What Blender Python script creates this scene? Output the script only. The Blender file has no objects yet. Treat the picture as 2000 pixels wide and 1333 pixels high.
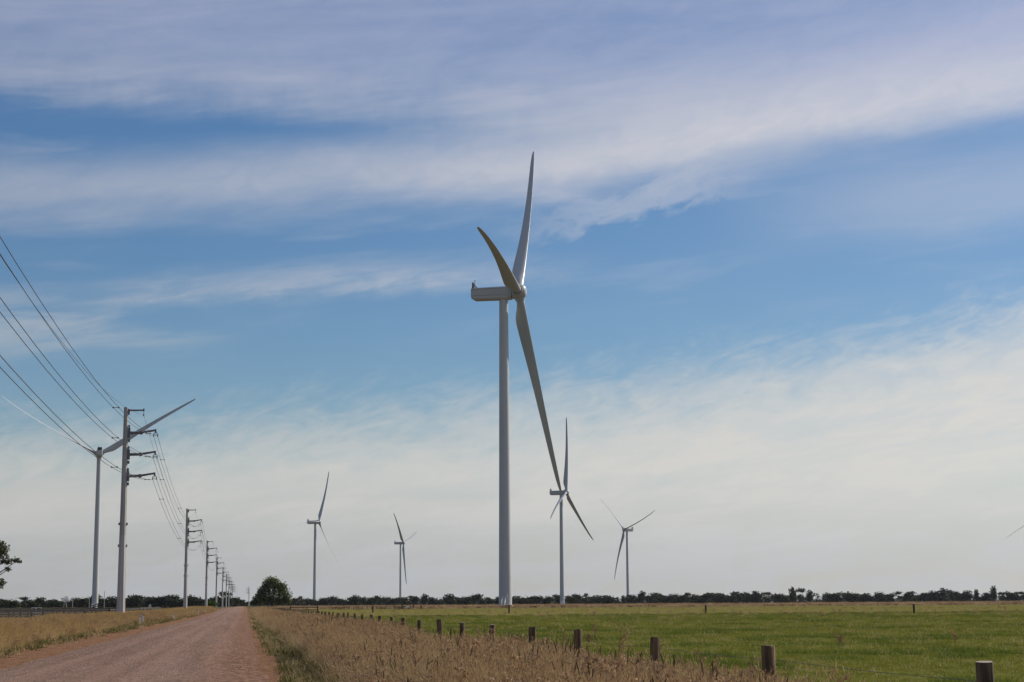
import bpy, math, random
import numpy as np
from mathutils import Vector, Matrix, Euler

# ------------------------------------------------------------------ camera, sky, sun, exposure
S = bpy.context.scene
COL = S.collection
R = math.radians
CAM_H = 1.6
VIEW_AZ = 8.69                     # compass-like azimuth of the view, degrees clockwise from +Y (the road)

cam_data = bpy.data.cameras.new("camera")
cam_data.sensor_width = 36.0
cam_data.lens = 3400.0 / 2000.0 * 36.0
cam_data.clip_start = 0.5
cam_data.clip_end = 30000.0
cam = bpy.data.objects.new("camera", cam_data)
COL.objects.link(cam)
cam.matrix_world = (Matrix.Translation((0, 0, CAM_H)) @ Matrix.Rotation(-0.15161, 4, 'Z')
                    @ Matrix.Rotation(math.pi / 2 + 0.14978, 4, 'X') @ Matrix.Rotation(-0.0065, 4, 'Z'))
S.camera = cam

SUN_AZ, SUN_EL = 66.0, 35.0
sun_data = bpy.data.lights.new("sun", 'SUN')
sun_data.energy = 5.0
sun_data.angle = R(0.6)
sun_data.color = (1.0, 0.93, 0.82)
sun = bpy.data.objects.new("sun", sun_data)
COL.objects.link(sun)
_sd = Vector((math.sin(R(SUN_AZ)) * math.cos(R(SUN_EL)), math.cos(R(SUN_AZ)) * math.cos(R(SUN_EL)), math.sin(R(SUN_EL))))
sun.rotation_euler = _sd.to_track_quat('Z', 'Y').to_euler()

S.view_settings.view_transform = 'Standard'
S.view_settings.look = 'None'
S.view_settings.gamma = 1.0
S.view_settings.use_curve_mapping = False
S.view_settings.exposure = 0.0
S.render.engine = 'CYCLES'
S.cycles.max_bounces = 6
S.cycles.transparent_max_bounces = 8
S.cycles.volume_bounces = 0


class NT:
    """small helper to write node trees"""
    def __init__(self, tree):
        self.t = tree
        self.n = tree.nodes
        self.l = tree.links

    def node(self, kind, ins=None, **props):
        nd = self.n.new(kind)
        for k, v in props.items():
            setattr(nd, k, v)
        for k, v in (ins or {}).items():
            self.put(nd.inputs[k], v)
        return nd

    def put(self, sock, v):
        if isinstance(v, bpy.types.NodeSocket):
            self.l.new(v, sock)
        else:
            sock.default_value = v

    def m(self, op, a, b=0.0, c=0.0, clamp=False):
        nd = self.n.new('ShaderNodeMath')
        nd.operation = op
        nd.use_clamp = clamp
        for i, v in enumerate((a, b, c)):
            self.put(nd.inputs[i], v)
        return nd.outputs[0]

    def step(self, v, lo, hi):
        nd = self.n.new('ShaderNodeMapRange')
        nd.interpolation_type = 'SMOOTHSTEP'
        nd.clamp = True
        for k, x in (('Value', v), ('From Min', lo), ('From Max', hi), ('To Min', 0.0), ('To Max', 1.0)):
            self.put(nd.inputs[k], x)
        return nd.outputs[0]

    def mix(self, f, a, b):
        nd = self.n.new('ShaderNodeMix')
        nd.data_type = 'RGBA'
        self.put(nd.inputs[0], f)
        self.put(nd.inputs[6], a)
        self.put(nd.inputs[7], b)
        return nd.outputs[2]

    def noise(self, vec, scale, detail=4.0, rough=0.55, dist=0.0):
        nd = self.n.new('ShaderNodeTexNoise')
        self.put(nd.inputs['Vector'], vec)
        nd.inputs['Scale'].default_value = scale
        nd.inputs['Detail'].default_value = detail
        nd.inputs['Roughness'].default_value = rough
        nd.inputs['Distortion'].default_value = dist
        return nd.outputs['Fac']


def build_world():
    w = bpy.data.worlds.new("World")
    S.world = w
    w.use_nodes = True
    t = NT(w.node_tree)
    t.n.clear()
    out = t.node('ShaderNodeOutputWorld')
    bg = t.node('ShaderNodeBackground')
    bg.inputs['Strength'].default_value = 0.1
    t.l.new(bg.outputs[0], out.inputs['Surface'])
    sky = t.node('ShaderNodeTexSky', sky_type='NISHITA', sun_disc=False, sun_elevation=R(SUN_EL), sun_rotation=R(SUN_AZ),
                 altitude=50.0, air_density=1.0, dust_density=0.6, ozone_density=2.2)
    base = t.node('ShaderNodeHueSaturation', {'Saturation': 1.46, 'Value': 0.72, 'Color': sky.outputs[0]}).outputs[0]
    base = t.node('ShaderNodeVectorMath', {0: base, 1: (0.99, 1.0, 1.06)}, operation='MULTIPLY').outputs[0]
    # the direction looked in, as azimuth and elevation in degrees
    tc = t.node('ShaderNodeTexCoord')
    nrm = t.node('ShaderNodeVectorMath', {0: tc.outputs['Generated']}, operation='NORMALIZE').outputs[0]
    sp = t.node('ShaderNodeSeparateXYZ', {0: nrm})
    x, y, z = sp.outputs
    az = t.m('MULTIPLY', t.m('ARCTAN2', x, y), 180 / math.pi)
    U = t.m('MAXIMUM', t.m('MINIMUM', t.m('SUBTRACT', az, VIEW_AZ), 24.0), -24.0)   # the bands run level beyond this
    V0 = t.m('MULTIPLY', t.m('ARCSINE', z), 180 / math.pi)

    def stretched(kx, kz, shear, off=0.0):
        # streaks: coordinates squeezed vertically, climbing gently to the right
        zz = t.m('SUBTRACT', z, t.m('MULTIPLY', x, shear))
        return t.node('ShaderNodeCombineXYZ', {0: t.m('MULTIPLY', x, kx), 1: t.m('MULTIPLY', y, kx), 2: t.m('ADD', t.m('MULTIPLY', zz, kz), off)}).outputs[0]

    n_big = t.noise(stretched(4.0, 14.0, 0.10, 1.7), 1.0, 3.0, 0.5)
    n_mid = t.noise(stretched(9.0, 60.0, 0.10, 5.1), 1.0, 5.0, 0.55, 0.4)
    n_fine = t.noise(stretched(20.0, 120.0, 0.16, 2.2), 1.0, 6.0, 0.6, 0.6)
    n_wisp = t.noise(stretched(34.0, 70.0, 0.22, 8.4), 1.0, 6.0, 0.62, 0.8)
    n_comb = t.noise(t.node('ShaderNodeCombineXYZ', {0: t.m('MULTIPLY', x, 130.0), 1: t.m('MULTIPLY', y, 130.0), 2: t.m('MULTIPLY', z, 12.0)}).outputs[0], 1.0, 2.0, 0.5)
    n_puff = t.noise(stretched(60.0, 90.0, 0.0, 3.4), 1.0, 5.0, 0.6, 0.3)
    c0 = lambda n, k: t.m('MULTIPLY', t.m('SUBTRACT', n, 0.5), k)
    V = t.m('ADD', V0, t.m('ADD', c0(n_big, 2.2), t.m('ADD', c0(n_mid, 1.0), c0(n_fine, 0.4))))
    Vw = t.m('ADD', V0, t.m('ADD', c0(n_wisp, 2.6), t.m('ADD', c0(n_mid, 1.0), c0(n_puff, 0.8))))

    def quad(a, b, c):
        return t.m('ADD', a, t.m('ADD', t.m('MULTIPLY', U, b), t.m('MULTIPLY', t.m('MULTIPLY', U, U), c)))

    def band(v, centre, lo, hi):
        # soft band: rises over lo below the centre, falls over hi above it
        d = t.m('SUBTRACT', v, centre)
        return t.m('MULTIPLY', t.step(d, t.m('MULTIPLY', lo, -1.0), 0.0), t.m('SUBTRACT', 1.0, t.step(d, 0.0, hi)))

    def ramp_u(a, b):
        return t.step(U, a, b)

    inv = lambda v: t.m('SUBTRACT', 1.0, v)
    mul = lambda *a: a[0] if len(a) == 1 else t.m('MULTIPLY', a[0], mul(*a[1:]))
    masks = []
    # high veil over the upper part of the sky
    A = mul(t.step(t.m('ADD', V, c0(n_comb, 0.3)), quad(15.0, -0.05, 0.0), quad(17.3, -0.03, 0.0)), 0.60)
    A = mul(A, t.m('ADD', 0.62, t.m('MULTIPLY', t.step(t.m('ADD', t.m('MULTIPLY', n_mid, 0.5), t.m('ADD', t.m('MULTIPLY', n_wisp, 0.2), t.m('MULTIPLY', n_big, 0.3))), 0.32, 0.64), 0.42)))
    masks.append(A)
    # long bright band climbing from the left edge to the right one
    B = mul(band(V, quad(14.45, 0.105, 0.0016), t.m('ADD', 1.75, t.m('MULTIPLY', ramp_u(-16, 12), 0.35)),
                 t.m('ADD', 1.9, t.m('MULTIPLY', ramp_u(-10, 16), 1.6))),
            t.m('MULTIPLY', t.m('ADD', 0.46, t.m('MULTIPLY', ramp_u(-13, 6), 0.36)), t.m('ADD', 0.84, t.m('MULTIPLY', t.step(n_wisp, 0.3, 0.7), 0.2))))
    masks.append(B)
    # thin streak left of the middle
    Cc = mul(band(t.m('ADD', V0, t.m('ADD', c0(n_mid, 0.5), c0(n_wisp, 0.5))), quad(10.75, 0.03, -0.0035), 0.7, 1.1), ramp_u(-17, -10), inv(ramp_u(-3, 4.5)), t.m('ADD', 0.16, t.m('MULTIPLY', t.step(t.m('ADD', t.m('MULTIPLY', n_fine, 0.7), t.m('MULTIPLY', n_wisp, 0.3)), 0.36, 0.66), 0.30)))
    masks.append(Cc)
    # wispy low cloud bank
    edge = quad(6.4, 0.115, 0.0030)
    n_hair = t.noise(stretched(26.0, 95.0, 0.30, 6.6), 1.0, 7.0, 0.66, 1.2)
    Vh = t.m('ADD', Vw, c0(n_hair, 3.0))
    D = mul(t.step(Vh, t.m('ADD', edge, 1.5), t.m('SUBTRACT', edge, 2.2)),
            t.m('ADD', 0.70, t.m('MULTIPLY', t.step(t.m('ADD', t.m('MULTIPLY', n_mid, 0.6), t.m('MULTIPLY', n_hair, 0.4)), 0.36, 0.62), 0.27)))
    masks.append(D)
    # faint veils between the bands
    E = mul(band(Vw, quad(12.1, 0.2, 0.0), 0.7, 0.9), ramp_u(-2, 4), inv(ramp_u(5.5, 9)), 0.36)
    masks.append(E)
    G = mul(t.step(n_mid, 0.48, 0.78), t.step(n_big, 0.35, 0.65), t.step(V0, 5.0, 9.0), 0.22)
    masks.append(G)
    G2 = mul(band(V0, 9.0, 1.6, 1.6), inv(ramp_u(-15, -8)), t.step(n_mid, 0.38, 0.62), 0.38)
    masks.append(G2)
    G3 = mul(band(V, quad(12.6, 0.03, 0.0), 2.4, 2.2), ramp_u(5, 14), 0.30)
    masks.append(G3)
    masks.append(mul(t.m('ADD', 0.03, t.m('MULTIPLY', n_big, 0.09)), 1.0))          # thin veil everywhere
    keep = inv(masks[0])
    for k in masks[1:]:
        keep = mul(keep, inv(k))
    cover = inv(keep)
    cover = mul(cover, t.m('ADD', 0.93, t.m('MULTIPLY', n_fine, 0.14)))
    cover = t.m('MINIMUM', cover, 1.0)
    # cloud colour: mauve-grey when high overhead, cream low down, blue-grey haze at the horizon
    high = t.node('ShaderNodeRGB').outputs[0]
    high.default_value = (4.4, 4.7, 6.2, 1)
    midc = t.node('ShaderNodeRGB').outputs[0]
    midc.default_value = (6.25, 6.2, 6.6, 1)
    low = t.node('ShaderNodeRGB').outputs[0]
    low.default_value = (6.75, 6.6, 6.3, 1)
    hor = t.node('ShaderNodeRGB').outputs[0]
    hor.default_value = (4.95, 5.12, 5.4, 1)
    cc = t.mix(t.step(V0, 15.0, 18.5), midc, high)
    cc = t.mix(t.step(V0, 8.5, 12.0), low, cc)
    cc = t.mix(t.m('MULTIPLY', inv(t.step(t.m('ADD', V0, c0(n_mid, 2.0)), 0.5, 4.6)), 0.9), cc, hor)
    sdir = (math.sin(R(SUN_AZ)) * math.cos(R(SUN_EL)), math.cos(R(SUN_AZ)) * math.cos(R(SUN_EL)), math.sin(R(SUN_EL)))
    cs = t.node('ShaderNodeVectorMath', {0: nrm, 1: sdir}, operation='DOT_PRODUCT').outputs['Value']
    bright = t.m('ADD', 0.74, t.m('MULTIPLY', cs, 0.42))                   # thin cloud scatters most light forward, towards the sun
    cc = t.node('ShaderNodeVectorMath', {0: cc, 'Scale': bright}, operation='SCALE').outputs[0]
    t.l.new(t.mix(cover, base, cc), bg.inputs['Color'])


build_world()

# ------------------------------------------------------------------ helpers
rnd = random.Random(11)


def tag(o, label=None, cat=None, group=None, kind=None):
    if label: o['label'] = label
    if cat: o['category'] = cat
    if group: o['group'] = group
    if kind: o['kind'] = kind
    return o


def link(name, mesh, parent=None, loc=(0, 0, 0), rot=None):
    o = bpy.data.objects.new(name, mesh)
    COL.objects.link(o)
    if parent is not None:
        o.parent = parent
    o.location = loc
    if rot is not None:
        o.rotation_euler = rot
    return o


def empty(name, loc, rz=0.0):
    o = link(name, None, None, loc, (0, 0, rz))
    o.empty_display_size = 0.3
    return o


def copy_tree(o, parent=None):
    c = o.copy()
    COL.objects.link(c)
    if parent is not None:
        c.parent = parent
    for ch in list(o.children):
        copy_tree(ch, c)
    return c


class MB:
    """collects boxes, tubes and quads into one mesh"""
    def __init__(self):
        self.v, self.f = [], []

    def add(self, vs, fs):
        b = len(self.v)
        self.v += [tuple(p) for p in vs]
        self.f += [tuple(i + b for i in f) for f in fs]
        return self

    def box(self, c, s, rot=None, taper=1.0):
        hx, hy, hz = s[0] / 2, s[1] / 2, s[2] / 2
        vs = []
        for z, k in ((-hz, 1.0), (hz, taper)):
            for x, y in ((-hx, -hy), (hx, -hy), (hx, hy), (-hx, hy)):
                p = Vector((x * k, y * k, z))
                if rot: p = rot @ p
                vs.append(p + Vector(c))
        return self.add(vs, [(0, 3, 2, 1), (4, 5, 6, 7), (0, 1, 5, 4), (1, 2, 6, 5), (2, 3, 7, 6), (3, 0, 4, 7)])

    def bar(self, a, b, w, h=None):
        """a rectangular bar from a to b"""
        a, b = Vector(a), Vector(b)
        d = b - a
        q = d.to_track_quat('X', 'Z').to_matrix()
        return self.box((a + b) / 2, (d.length, w, h or w), q)

    def tube(self, pts, radii, n=8, caps=True, spin=0.0):
        pts = [Vector(p) for p in pts]
        if not hasattr(radii, '__len__'): radii = [radii] * len(pts)
        vs, fs = [], []
        ref = None
        for i, p in enumerate(pts):
            d = (pts[min(i + 1, len(pts) - 1)] - pts[max(i - 1, 0)]).normalized()
            if ref is None:
                ref = Vector((0, 0, 1)) if abs(d.z) < 0.9 else Vector((1, 0, 0))
            s = d.cross(ref).normalized()
            u = s.cross(d).normalized()
            ref = u if abs(d.dot(u)) < 0.9 else ref
            for k in range(n):
                a = 2 * math.pi * k / n + spin
                vs.append(p + (s * math.cos(a) + u * math.sin(a)) * radii[i])
        for i in range(len(pts) - 1):
            for k in range(n):
                a, b = i * n + k, i * n + (k + 1) % n
                fs.append((a, b, b + n, a + n))
        if caps:
            fs.append(tuple(range(n))[::-1])
            fs.append(tuple(range((len(pts) - 1) * n, len(pts) * n)))
        return self.add(vs, fs)

    def mesh(self, name, mat, smooth=False):
        me = bpy.data.meshes.new(name)
        me.from_pydata(self.v, [], self.f)
        if mat: me.materials.append(mat)
        if smooth:
            me.polygons.foreach_set('use_smooth', [True] * len(me.polygons))
            if smooth == 'auto':
                me.set_sharp_from_angle(angle=R(35))
        me.update()
        return me

    def build(self, name, mat, parent=None, smooth=False, loc=(0, 0, 0), rot=None):
        return link(name, self.mesh(name, mat, smooth), parent, loc, rot)


# ------------------------------------------------------------------ materials
def principled(name, color, rough=0.8, metal=0.0, noise=None, bump=None, spec=0.3):
    """noise = (other colour, scale, contrast lo, hi, stretch xyz)"""
    m = bpy.data.materials.new(name)
    m.use_nodes = True
    t = NT(m.node_tree)
    b = t.n['Principled BSDF']
    b.inputs['Roughness'].default_value = rough
    b.inputs['Metallic'].default_value = metal
    b.inputs['Specular IOR Level'].default_value = spec
    b.inputs['Base Color'].default_value = (*color, 1)
    if noise:
        c2, sc, lo, hi, st = noise
        tc = t.node('ShaderNodeTexCoord')
        mp = t.node('ShaderNodeMapping', {'Vector': tc.outputs['Object'], 'Scale': st})
        f = t.step(t.noise(mp.outputs[0], sc, 5.0, 0.6), lo, hi)
        t.put(b.inputs['Base Color'], t.mix(f, (*color, 1), (*c2, 1)))
        if bump:
            bp = t.node('ShaderNodeBump', {'Height': t.noise(mp.outputs[0], sc * 2, 4.0), 'Strength': bump, 'Distance': 0.05})
            t.put(b.inputs['Normal'], bp.outputs[0])
    return m


def leaf_material(name, colors, trans=0.35, spec=0.0, per='island'):
    """foliage: diffuse and translucent, coloured from a ramp by a random value"""
    m = bpy.data.materials.new(name)
    m.use_nodes = True
    t = NT(m.node_tree)
    t.n.clear()
    out = t.node('ShaderNodeOutputMaterial')
    if per == 'island':
        rv = t.node('ShaderNodeNewGeometry').outputs['Random Per Island']
    else:
        rv = t.node('ShaderNodeObjectInfo').outputs['Random']
        ri = t.node('ShaderNodeNewGeometry').outputs['Random Per Island']
        rv = t.m('ADD', t.m('MULTIPLY', rv, 0.6), t.m('MULTIPLY', ri, 0.4))
    cr = t.node('ShaderNodeValToRGB', {'Fac': rv})
    el = cr.color_ramp.elements
    while len(el) < len(colors): el.new(0.5)
    for i, c in enumerate(colors):
        el[i].position = i / (len(colors) - 1)
        el[i].color = (*c, 1)
    d = t.node('ShaderNodeBsdfDiffuse', {'Color': cr.outputs[0]})
    tr = t.node('ShaderNodeBsdfTranslucent', {'Color': cr.outputs[0]})
    mx = t.node('ShaderNodeMixShader', {0: trans, 1: d.outputs[0], 2: tr.outputs[0]})
    res = mx.outputs[0]
    if spec:
        g = t.node('ShaderNodeBsdfGlossy', {'Color': (1, 1, 1, 1), 'Roughness': 0.45})
        res = t.node('ShaderNodeMixShader', {0: spec, 1: res, 2: g.outputs[0]}).outputs[0]
    t.l.new(res, out.inputs['Surface'])
    return m


def ground_material(name, build, rough=0.95):
    m = bpy.data.materials.new(name)
    m.use_nodes = True
    t = NT(m.node_tree)
    b = t.n['Principled BSDF']
    b.inputs['Roughness'].default_value = rough
    b.inputs['Specular IOR Level'].default_value = 0.0
    geo = t.node('ShaderNodeNewGeometry')
    col, height, strength, dist = build(t, geo.outputs['Position'])
    t.put(b.inputs['Base Color'], col)
    if height is not None:
        bp = t.node('ShaderNodeBump', {'Height': height, 'Strength': strength, 'Distance': dist})
        t.put(b.inputs['Normal'], bp.outputs[0])
    return m


def scaled(t, pos, s):
    return t.node('ShaderNodeMapping', {'Vector': pos, 'Scale': s}).outputs[0]


def mat_field(t, p):
    n1 = t.noise(scaled(t, p, (1, 0.35, 1)), 0.035, 4)
    n2 = t.noise(scaled(t, p, (1, 0.5, 1)), 0.5, 5, 0.65)
    n3 = t.noise(p, 4.0, 4, 0.7)
    c = t.mix(t.step(n1, 0.3, 0.7), (0.110, 0.116, 0.025, 1), (0.132, 0.130, 0.034, 1))
    c = t.mix(t.m('MULTIPLY', t.step(n2, 0.5, 0.72), 0.7), c, (0.095, 0.116, 0.022, 1))
    c = t.mix(t.m('MULTIPLY', t.step(n2, 0.5, 0.3), 0.55), c, (0.118, 0.103, 0.042, 1))
    c = t.mix(t.m('MULTIPLY', t.step(n3, 0.56, 0.75), 0.6), c, (0.125, 0.115, 0.045, 1))
    # the far part of the paddock is thinner and yellower
    y = t.node('ShaderNodeSeparateXYZ', {0: p}).outputs[1]
    yn = t.m('ADD', y, t.m('MULTIPLY', t.m('SUBTRACT', n2, 0.5), 60.0))
    c = t.mix(t.m('MULTIPLY', t.step(yn, 215, 262), 0.8), c, (0.150, 0.130, 0.042, 1))
    return c, t.m('ADD', n3, t.m('MULTIPLY', n2, 2.0)), 0.9, 0.12


def mat_stubble(t, p):
    n1 = t.noise(scaled(t, p, (0.35, 1, 1)), 0.03, 5, 0.6)
    n2 = t.noise(p, 0.7, 5, 0.65)
    c = t.mix(t.step(n1, 0.35, 0.65), (0.110, 0.086, 0.052, 1), (0.078, 0.062, 0.040, 1))
    c = t.mix(t.m('MULTIPLY', t.step(n2, 0.45, 0.7), 0.6), c, (0.10, 0.085, 0.042, 1))
    return c, n2, 0.8, 0.2


def mat_road(t, p):
    sp = t.node('ShaderNodeSeparateXYZ', {0: p})
    xx = sp.outputs[0]
    fine = t.noise(p, 26.0, 3, 0.75)
    peb = t.noise(scaled(t, p, (1, 0.35, 1)), 5.0, 5, 0.75)
    clod = t.noise(scaled(t, p, (1, 0.22, 1)), 1.8, 5, 0.7)
    long_ = t.noise(scaled(t, p, (1.0, 0.03, 1)), 1.3, 4, 0.6)
    patch = t.noise(scaled(t, p, (1, 0.2, 1)), 0.35, 4, 0.6)
    c = t.mix(t.step(long_, 0.3, 0.7), (0.180, 0.118, 0.092, 1), (0.244, 0.166, 0.132, 1))
    c = t.mix(t.m('MULTIPLY', t.step(patch, 0.45, 0.75), 0.5), c, (0.24, 0.142, 0.102, 1))
    c = t.mix(t.m('MULTIPLY', t.step(peb, 0.52, 0.66), 0.40), c, (0.38, 0.255, 0.20, 1))
    c = t.mix(t.m('MULTIPLY', t.step(peb, 0.48, 0.34), 0.45), c, (0.12, 0.068, 0.052, 1))
    c = t.mix(t.m('MULTIPLY', t.step(clod, 0.5, 0.34), 0.35), c, (0.14, 0.078, 0.06, 1))
    c = t.mix(t.m('MULTIPLY', t.step(fine, 0.52, 0.70), 0.6), c, (0.44, 0.34, 0.29, 1))
    # wheel tracks: smoother and paler, with stonier ridges between
    wx = t.m('ADD', xx, t.m('MULTIPLY', t.m('SUBTRACT', patch, 0.5), 0.5))
    tr = t.m('ADD', t.m('ADD', t.step(t.m('ABSOLUTE', t.m('ADD', wx, 4.7)), 0.45, 0.1), t.step(t.m('ABSOLUTE', t.m('ADD', wx, 3.1)), 0.45, 0.1)),
             t.m('ADD', t.step(t.m('ABSOLUTE', t.m('ADD', wx, 2.3)), 0.4, 0.1), t.step(t.m('ABSOLUTE', t.m('ADD', wx, 0.8)), 0.4, 0.1)))
    c = t.mix(t.m('MULTIPLY', tr, 0.45), c, (0.31, 0.20, 0.158, 1))
    # towards the right-hand edge the stone thins out into orange dirt
    xe = t.m('ADD', xx, t.m('MULTIPLY', t.m('SUBTRACT', patch, 0.5), 2.2))
    dirt = t.mix(t.step(peb, 0.36, 0.64), (0.125, 0.064, 0.042, 1), (0.32, 0.185, 0.118, 1))
    c = t.mix(t.m('MULTIPLY', t.step(xe, -1.7, 0.2), 0.7), c, dirt)
    return c, t.m('ADD', fine, t.m('MULTIPLY', peb, 2.0)), 0.9, 0.06


def mat_dirt(t, p):
    fine = t.noise(p, 20.0, 4, 0.75)
    mid = t.noise(scaled(t, p, (1, 0.35, 1)), 2.6, 6, 0.72)
    c = t.mix(t.step(mid, 0.35, 0.65), (0.27, 0.150, 0.090, 1), (0.16, 0.085, 0.050, 1))
    c = t.mix(t.m('MULTIPLY', t.step(fine, 0.5, 0.7), 0.6), c, (0.36, 0.23, 0.15, 1))
    c = t.mix(t.m('MULTIPLY', t.step(fine, 0.46, 0.3), 0.6), c, (0.09, 0.05, 0.032, 1))
    return c, t.m('ADD', fine, t.m('MULTIPLY', mid, 2)), 0.9, 0.08


def mat_verge(t, p):
    n = t.noise(p, 1.2, 5, 0.65)
    f = t.noise(p, 14.0, 4, 0.7)
    c = t.mix(t.step(n, 0.35, 0.65), (0.115, 0.082, 0.043, 1), (0.066, 0.064, 0.027, 1))
    c = t.mix(t.m('MULTIPLY', t.step(f, 0.5, 0.7), 0.4), c, (0.19, 0.125, 0.075, 1))
    return c, f, 0.8, 0.1


M = {
    'field': ground_material('paddock_grass', mat_field),
    'stubble': ground_material('dry_plain', mat_stubble),
    'road': ground_material('gravel', mat_road),
    'dirt': ground_material('orange_dirt', mat_dirt),
    'verge': ground_material('verge_soil', mat_verge),
    'tower': principled('tower_paint', (0.47, 0.485, 0.475), 0.4, noise=((0.42, 0.43, 0.42), 0.25, 0.45, 0.8, (1, 1, 0.15))),
    'blade': principled('blade_gelcoat', (0.385, 0.405, 0.405), 0.35, noise=((0.34, 0.355, 0.35), 0.3, 0.5, 0.85, (1, 1, 0.2))),
    'nacelle': principled('nacelle_paint', (0.44, 0.44, 0.415), 0.5, noise=((0.37, 0.365, 0.335), 0.5, 0.5, 0.85, (0.4, 1, 1))),
    'dark_gap': principled('seam_dark', (0.12, 0.12, 0.115), 0.7),  # dark colour of the panel seams and joint rings
    'cooler': principled('cooler_dark', (0.06, 0.065, 0.08), 0.5),
    'white': principled('white_paint', (0.78, 0.78, 0.76), 0.5),
    'concrete': principled('pole_concrete', (0.40, 0.385, 0.36), 0.85, noise=((0.27, 0.26, 0.25), 0.9, 0.42, 0.75, (2.5, 2.5, 0.22)), bump=0.15),
    'concrete_pale': principled('pole_concrete_lower', (0.47, 0.45, 0.43), 0.85, noise=((0.33, 0.32, 0.31), 0.9, 0.42, 0.75, (2.5, 2.5, 0.22)), bump=0.15),
    'arm': principled('arm_polymer', (0.15, 0.15, 0.165), 0.5),
    'steel': principled('galvanised_steel', (0.22, 0.22, 0.23), 0.5, metal=0.5),
    'wire': principled('conductor_wire', (0.085, 0.085, 0.095), 0.55, metal=0.4),
    'fence_wire': principled('fence_wire_steel', (0.13, 0.12, 0.11), 0.55, metal=0.5),
    'post': principled('treated_pine', (0.20, 0.130, 0.072), 0.9, noise=((0.065, 0.046, 0.032), 6.0, 0.36, 0.64, (3.0, 3.0, 0.35)), bump=0.6),
    'post_top': principled('sawn_post_end', (0.30, 0.25, 0.19), 0.9, noise=((0.25, 0.20, 0.15), 20.0, 0.4, 0.7, (1, 1, 1))),
    'dark_wood': principled('old_dark_timber', (0.040, 0.037, 0.036), 0.9, noise=((0.070, 0.062, 0.055), 3.0, 0.45, 0.75, (1, 1, 0.4))),
    'brown_wood': principled('brown_timber', (0.16, 0.105, 0.068), 0.9, noise=((0.09, 0.06, 0.045), 3.0, 0.4, 0.7, (1, 1, 0.4))),
    'tan_wood': principled('fresh_tan_timber', (0.46, 0.28, 0.14), 0.85, noise=((0.33, 0.19, 0.10), 3.0, 0.4, 0.7, (0.4, 1, 1))),
    'bark': principled('tree_bark', (0.085, 0.07, 0.055), 0.95, noise=((0.04, 0.034, 0.028), 3.0, 0.4, 0.7, (1, 1, 0.3))),
    'pale_bark': principled('gum_bark', (0.21, 0.18, 0.15), 0.9, noise=((0.11, 0.09, 0.075), 3.0, 0.4, 0.7, (1, 1, 0.3))),
    'leaf_oak': leaf_material('broad_leaf', [(0.051, 0.067, 0.018), (0.084, 0.099, 0.023), (0.138, 0.142, 0.034), (0.072, 0.087, 0.023)], 0.35, 0.02),
    'leaf_gum': leaf_material('gum_leaf', [(0.048, 0.056, 0.026), (0.078, 0.084, 0.036), (0.108, 0.106, 0.050)], 0.25, 0.02),
    'leaf_far': leaf_material('far_tree_leaf', [(0.031, 0.037, 0.022), (0.050, 0.056, 0.029), (0.070, 0.072, 0.038)], 0.2),
    'leaf_bush': leaf_material('bush_leaf', [(0.045, 0.075, 0.016), (0.075, 0.105, 0.025)], 0.35),
    'straw': leaf_material('dry_straw', [(0.308, 0.198, 0.097), (0.476, 0.334, 0.173), (0.600, 0.452, 0.243), (0.417, 0.269, 0.138), (0.600, 0.617, 0.360)], 0.27, 0.012, per='inst'),
    'straw_gold': leaf_material('golden_straw', [(0.321, 0.214, 0.091), (0.473, 0.332, 0.147), (0.597, 0.437, 0.208), (0.389, 0.278, 0.109)], 0.27, 0.012, per='inst'),
    'husk': leaf_material('brown_seed_head', [(0.204, 0.122, 0.070), (0.325, 0.204, 0.119), (0.455, 0.314, 0.188), (0.260, 0.162, 0.095)], 0.3, 0.004, per='inst'),
    'bleached': leaf_material('bleached_stem', [(0.5, 0.42, 0.31), (0.62, 0.54, 0.42)], 0.2),
    'spike': leaf_material('dark_seed_spike', [(0.10, 0.08, 0.04), (0.16, 0.125, 0.07), (0.22, 0.16, 0.095)], 0.15),
    'stone': leaf_material('road_stone', [(0.180, 0.100, 0.070), (0.257, 0.152, 0.110), (0.332, 0.218, 0.158), (0.427, 0.323, 0.246)], 0.0),
    'green': leaf_material('fresh_grass', [(0.105, 0.121, 0.014), (0.148, 0.163, 0.019), (0.197, 0.192, 0.031), (0.129, 0.153, 0.017)], 0.35, 0.012, per='inst'),
    'lush': leaf_material('lush_grass', [(0.073, 0.104, 0.012), (0.104, 0.139, 0.018), (0.128, 0.155, 0.024)], 0.35, 0.012, per='inst'),
    'weed_green': leaf_material('verge_weed', [(0.040, 0.051, 0.013), (0.071, 0.082, 0.020), (0.111, 0.107, 0.036), (0.080, 0.051, 0.023)], 0.35, 0.0, per='inst'),  # weed greens, darkened to paint in the shade of the right verge's edge
}

# ------------------------------------------------------------------ the ground
YB = [-60, -10, 20, 60, 120, 200, 300, 360, 420, 480, 540, 600, 1000, 2000, 4000, 9000]


def gz(y):
    """height of the plain: flat, then a slight rise between 300 and 600 m"""
    if y <= 300: return 0.0
    if y >= 600: return 0.8
    s = (y - 300) / 300
    return 0.8 * s


def gz_row(y):
    # piecewise linear over YB so that stacked sheets stay parallel
    for a, b in zip(YB, YB[1:]):
        if a <= y <= b:
            return gz(a) + (gz(b) - gz(a)) * (y - a) / (b - a)
    return 0.8


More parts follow.
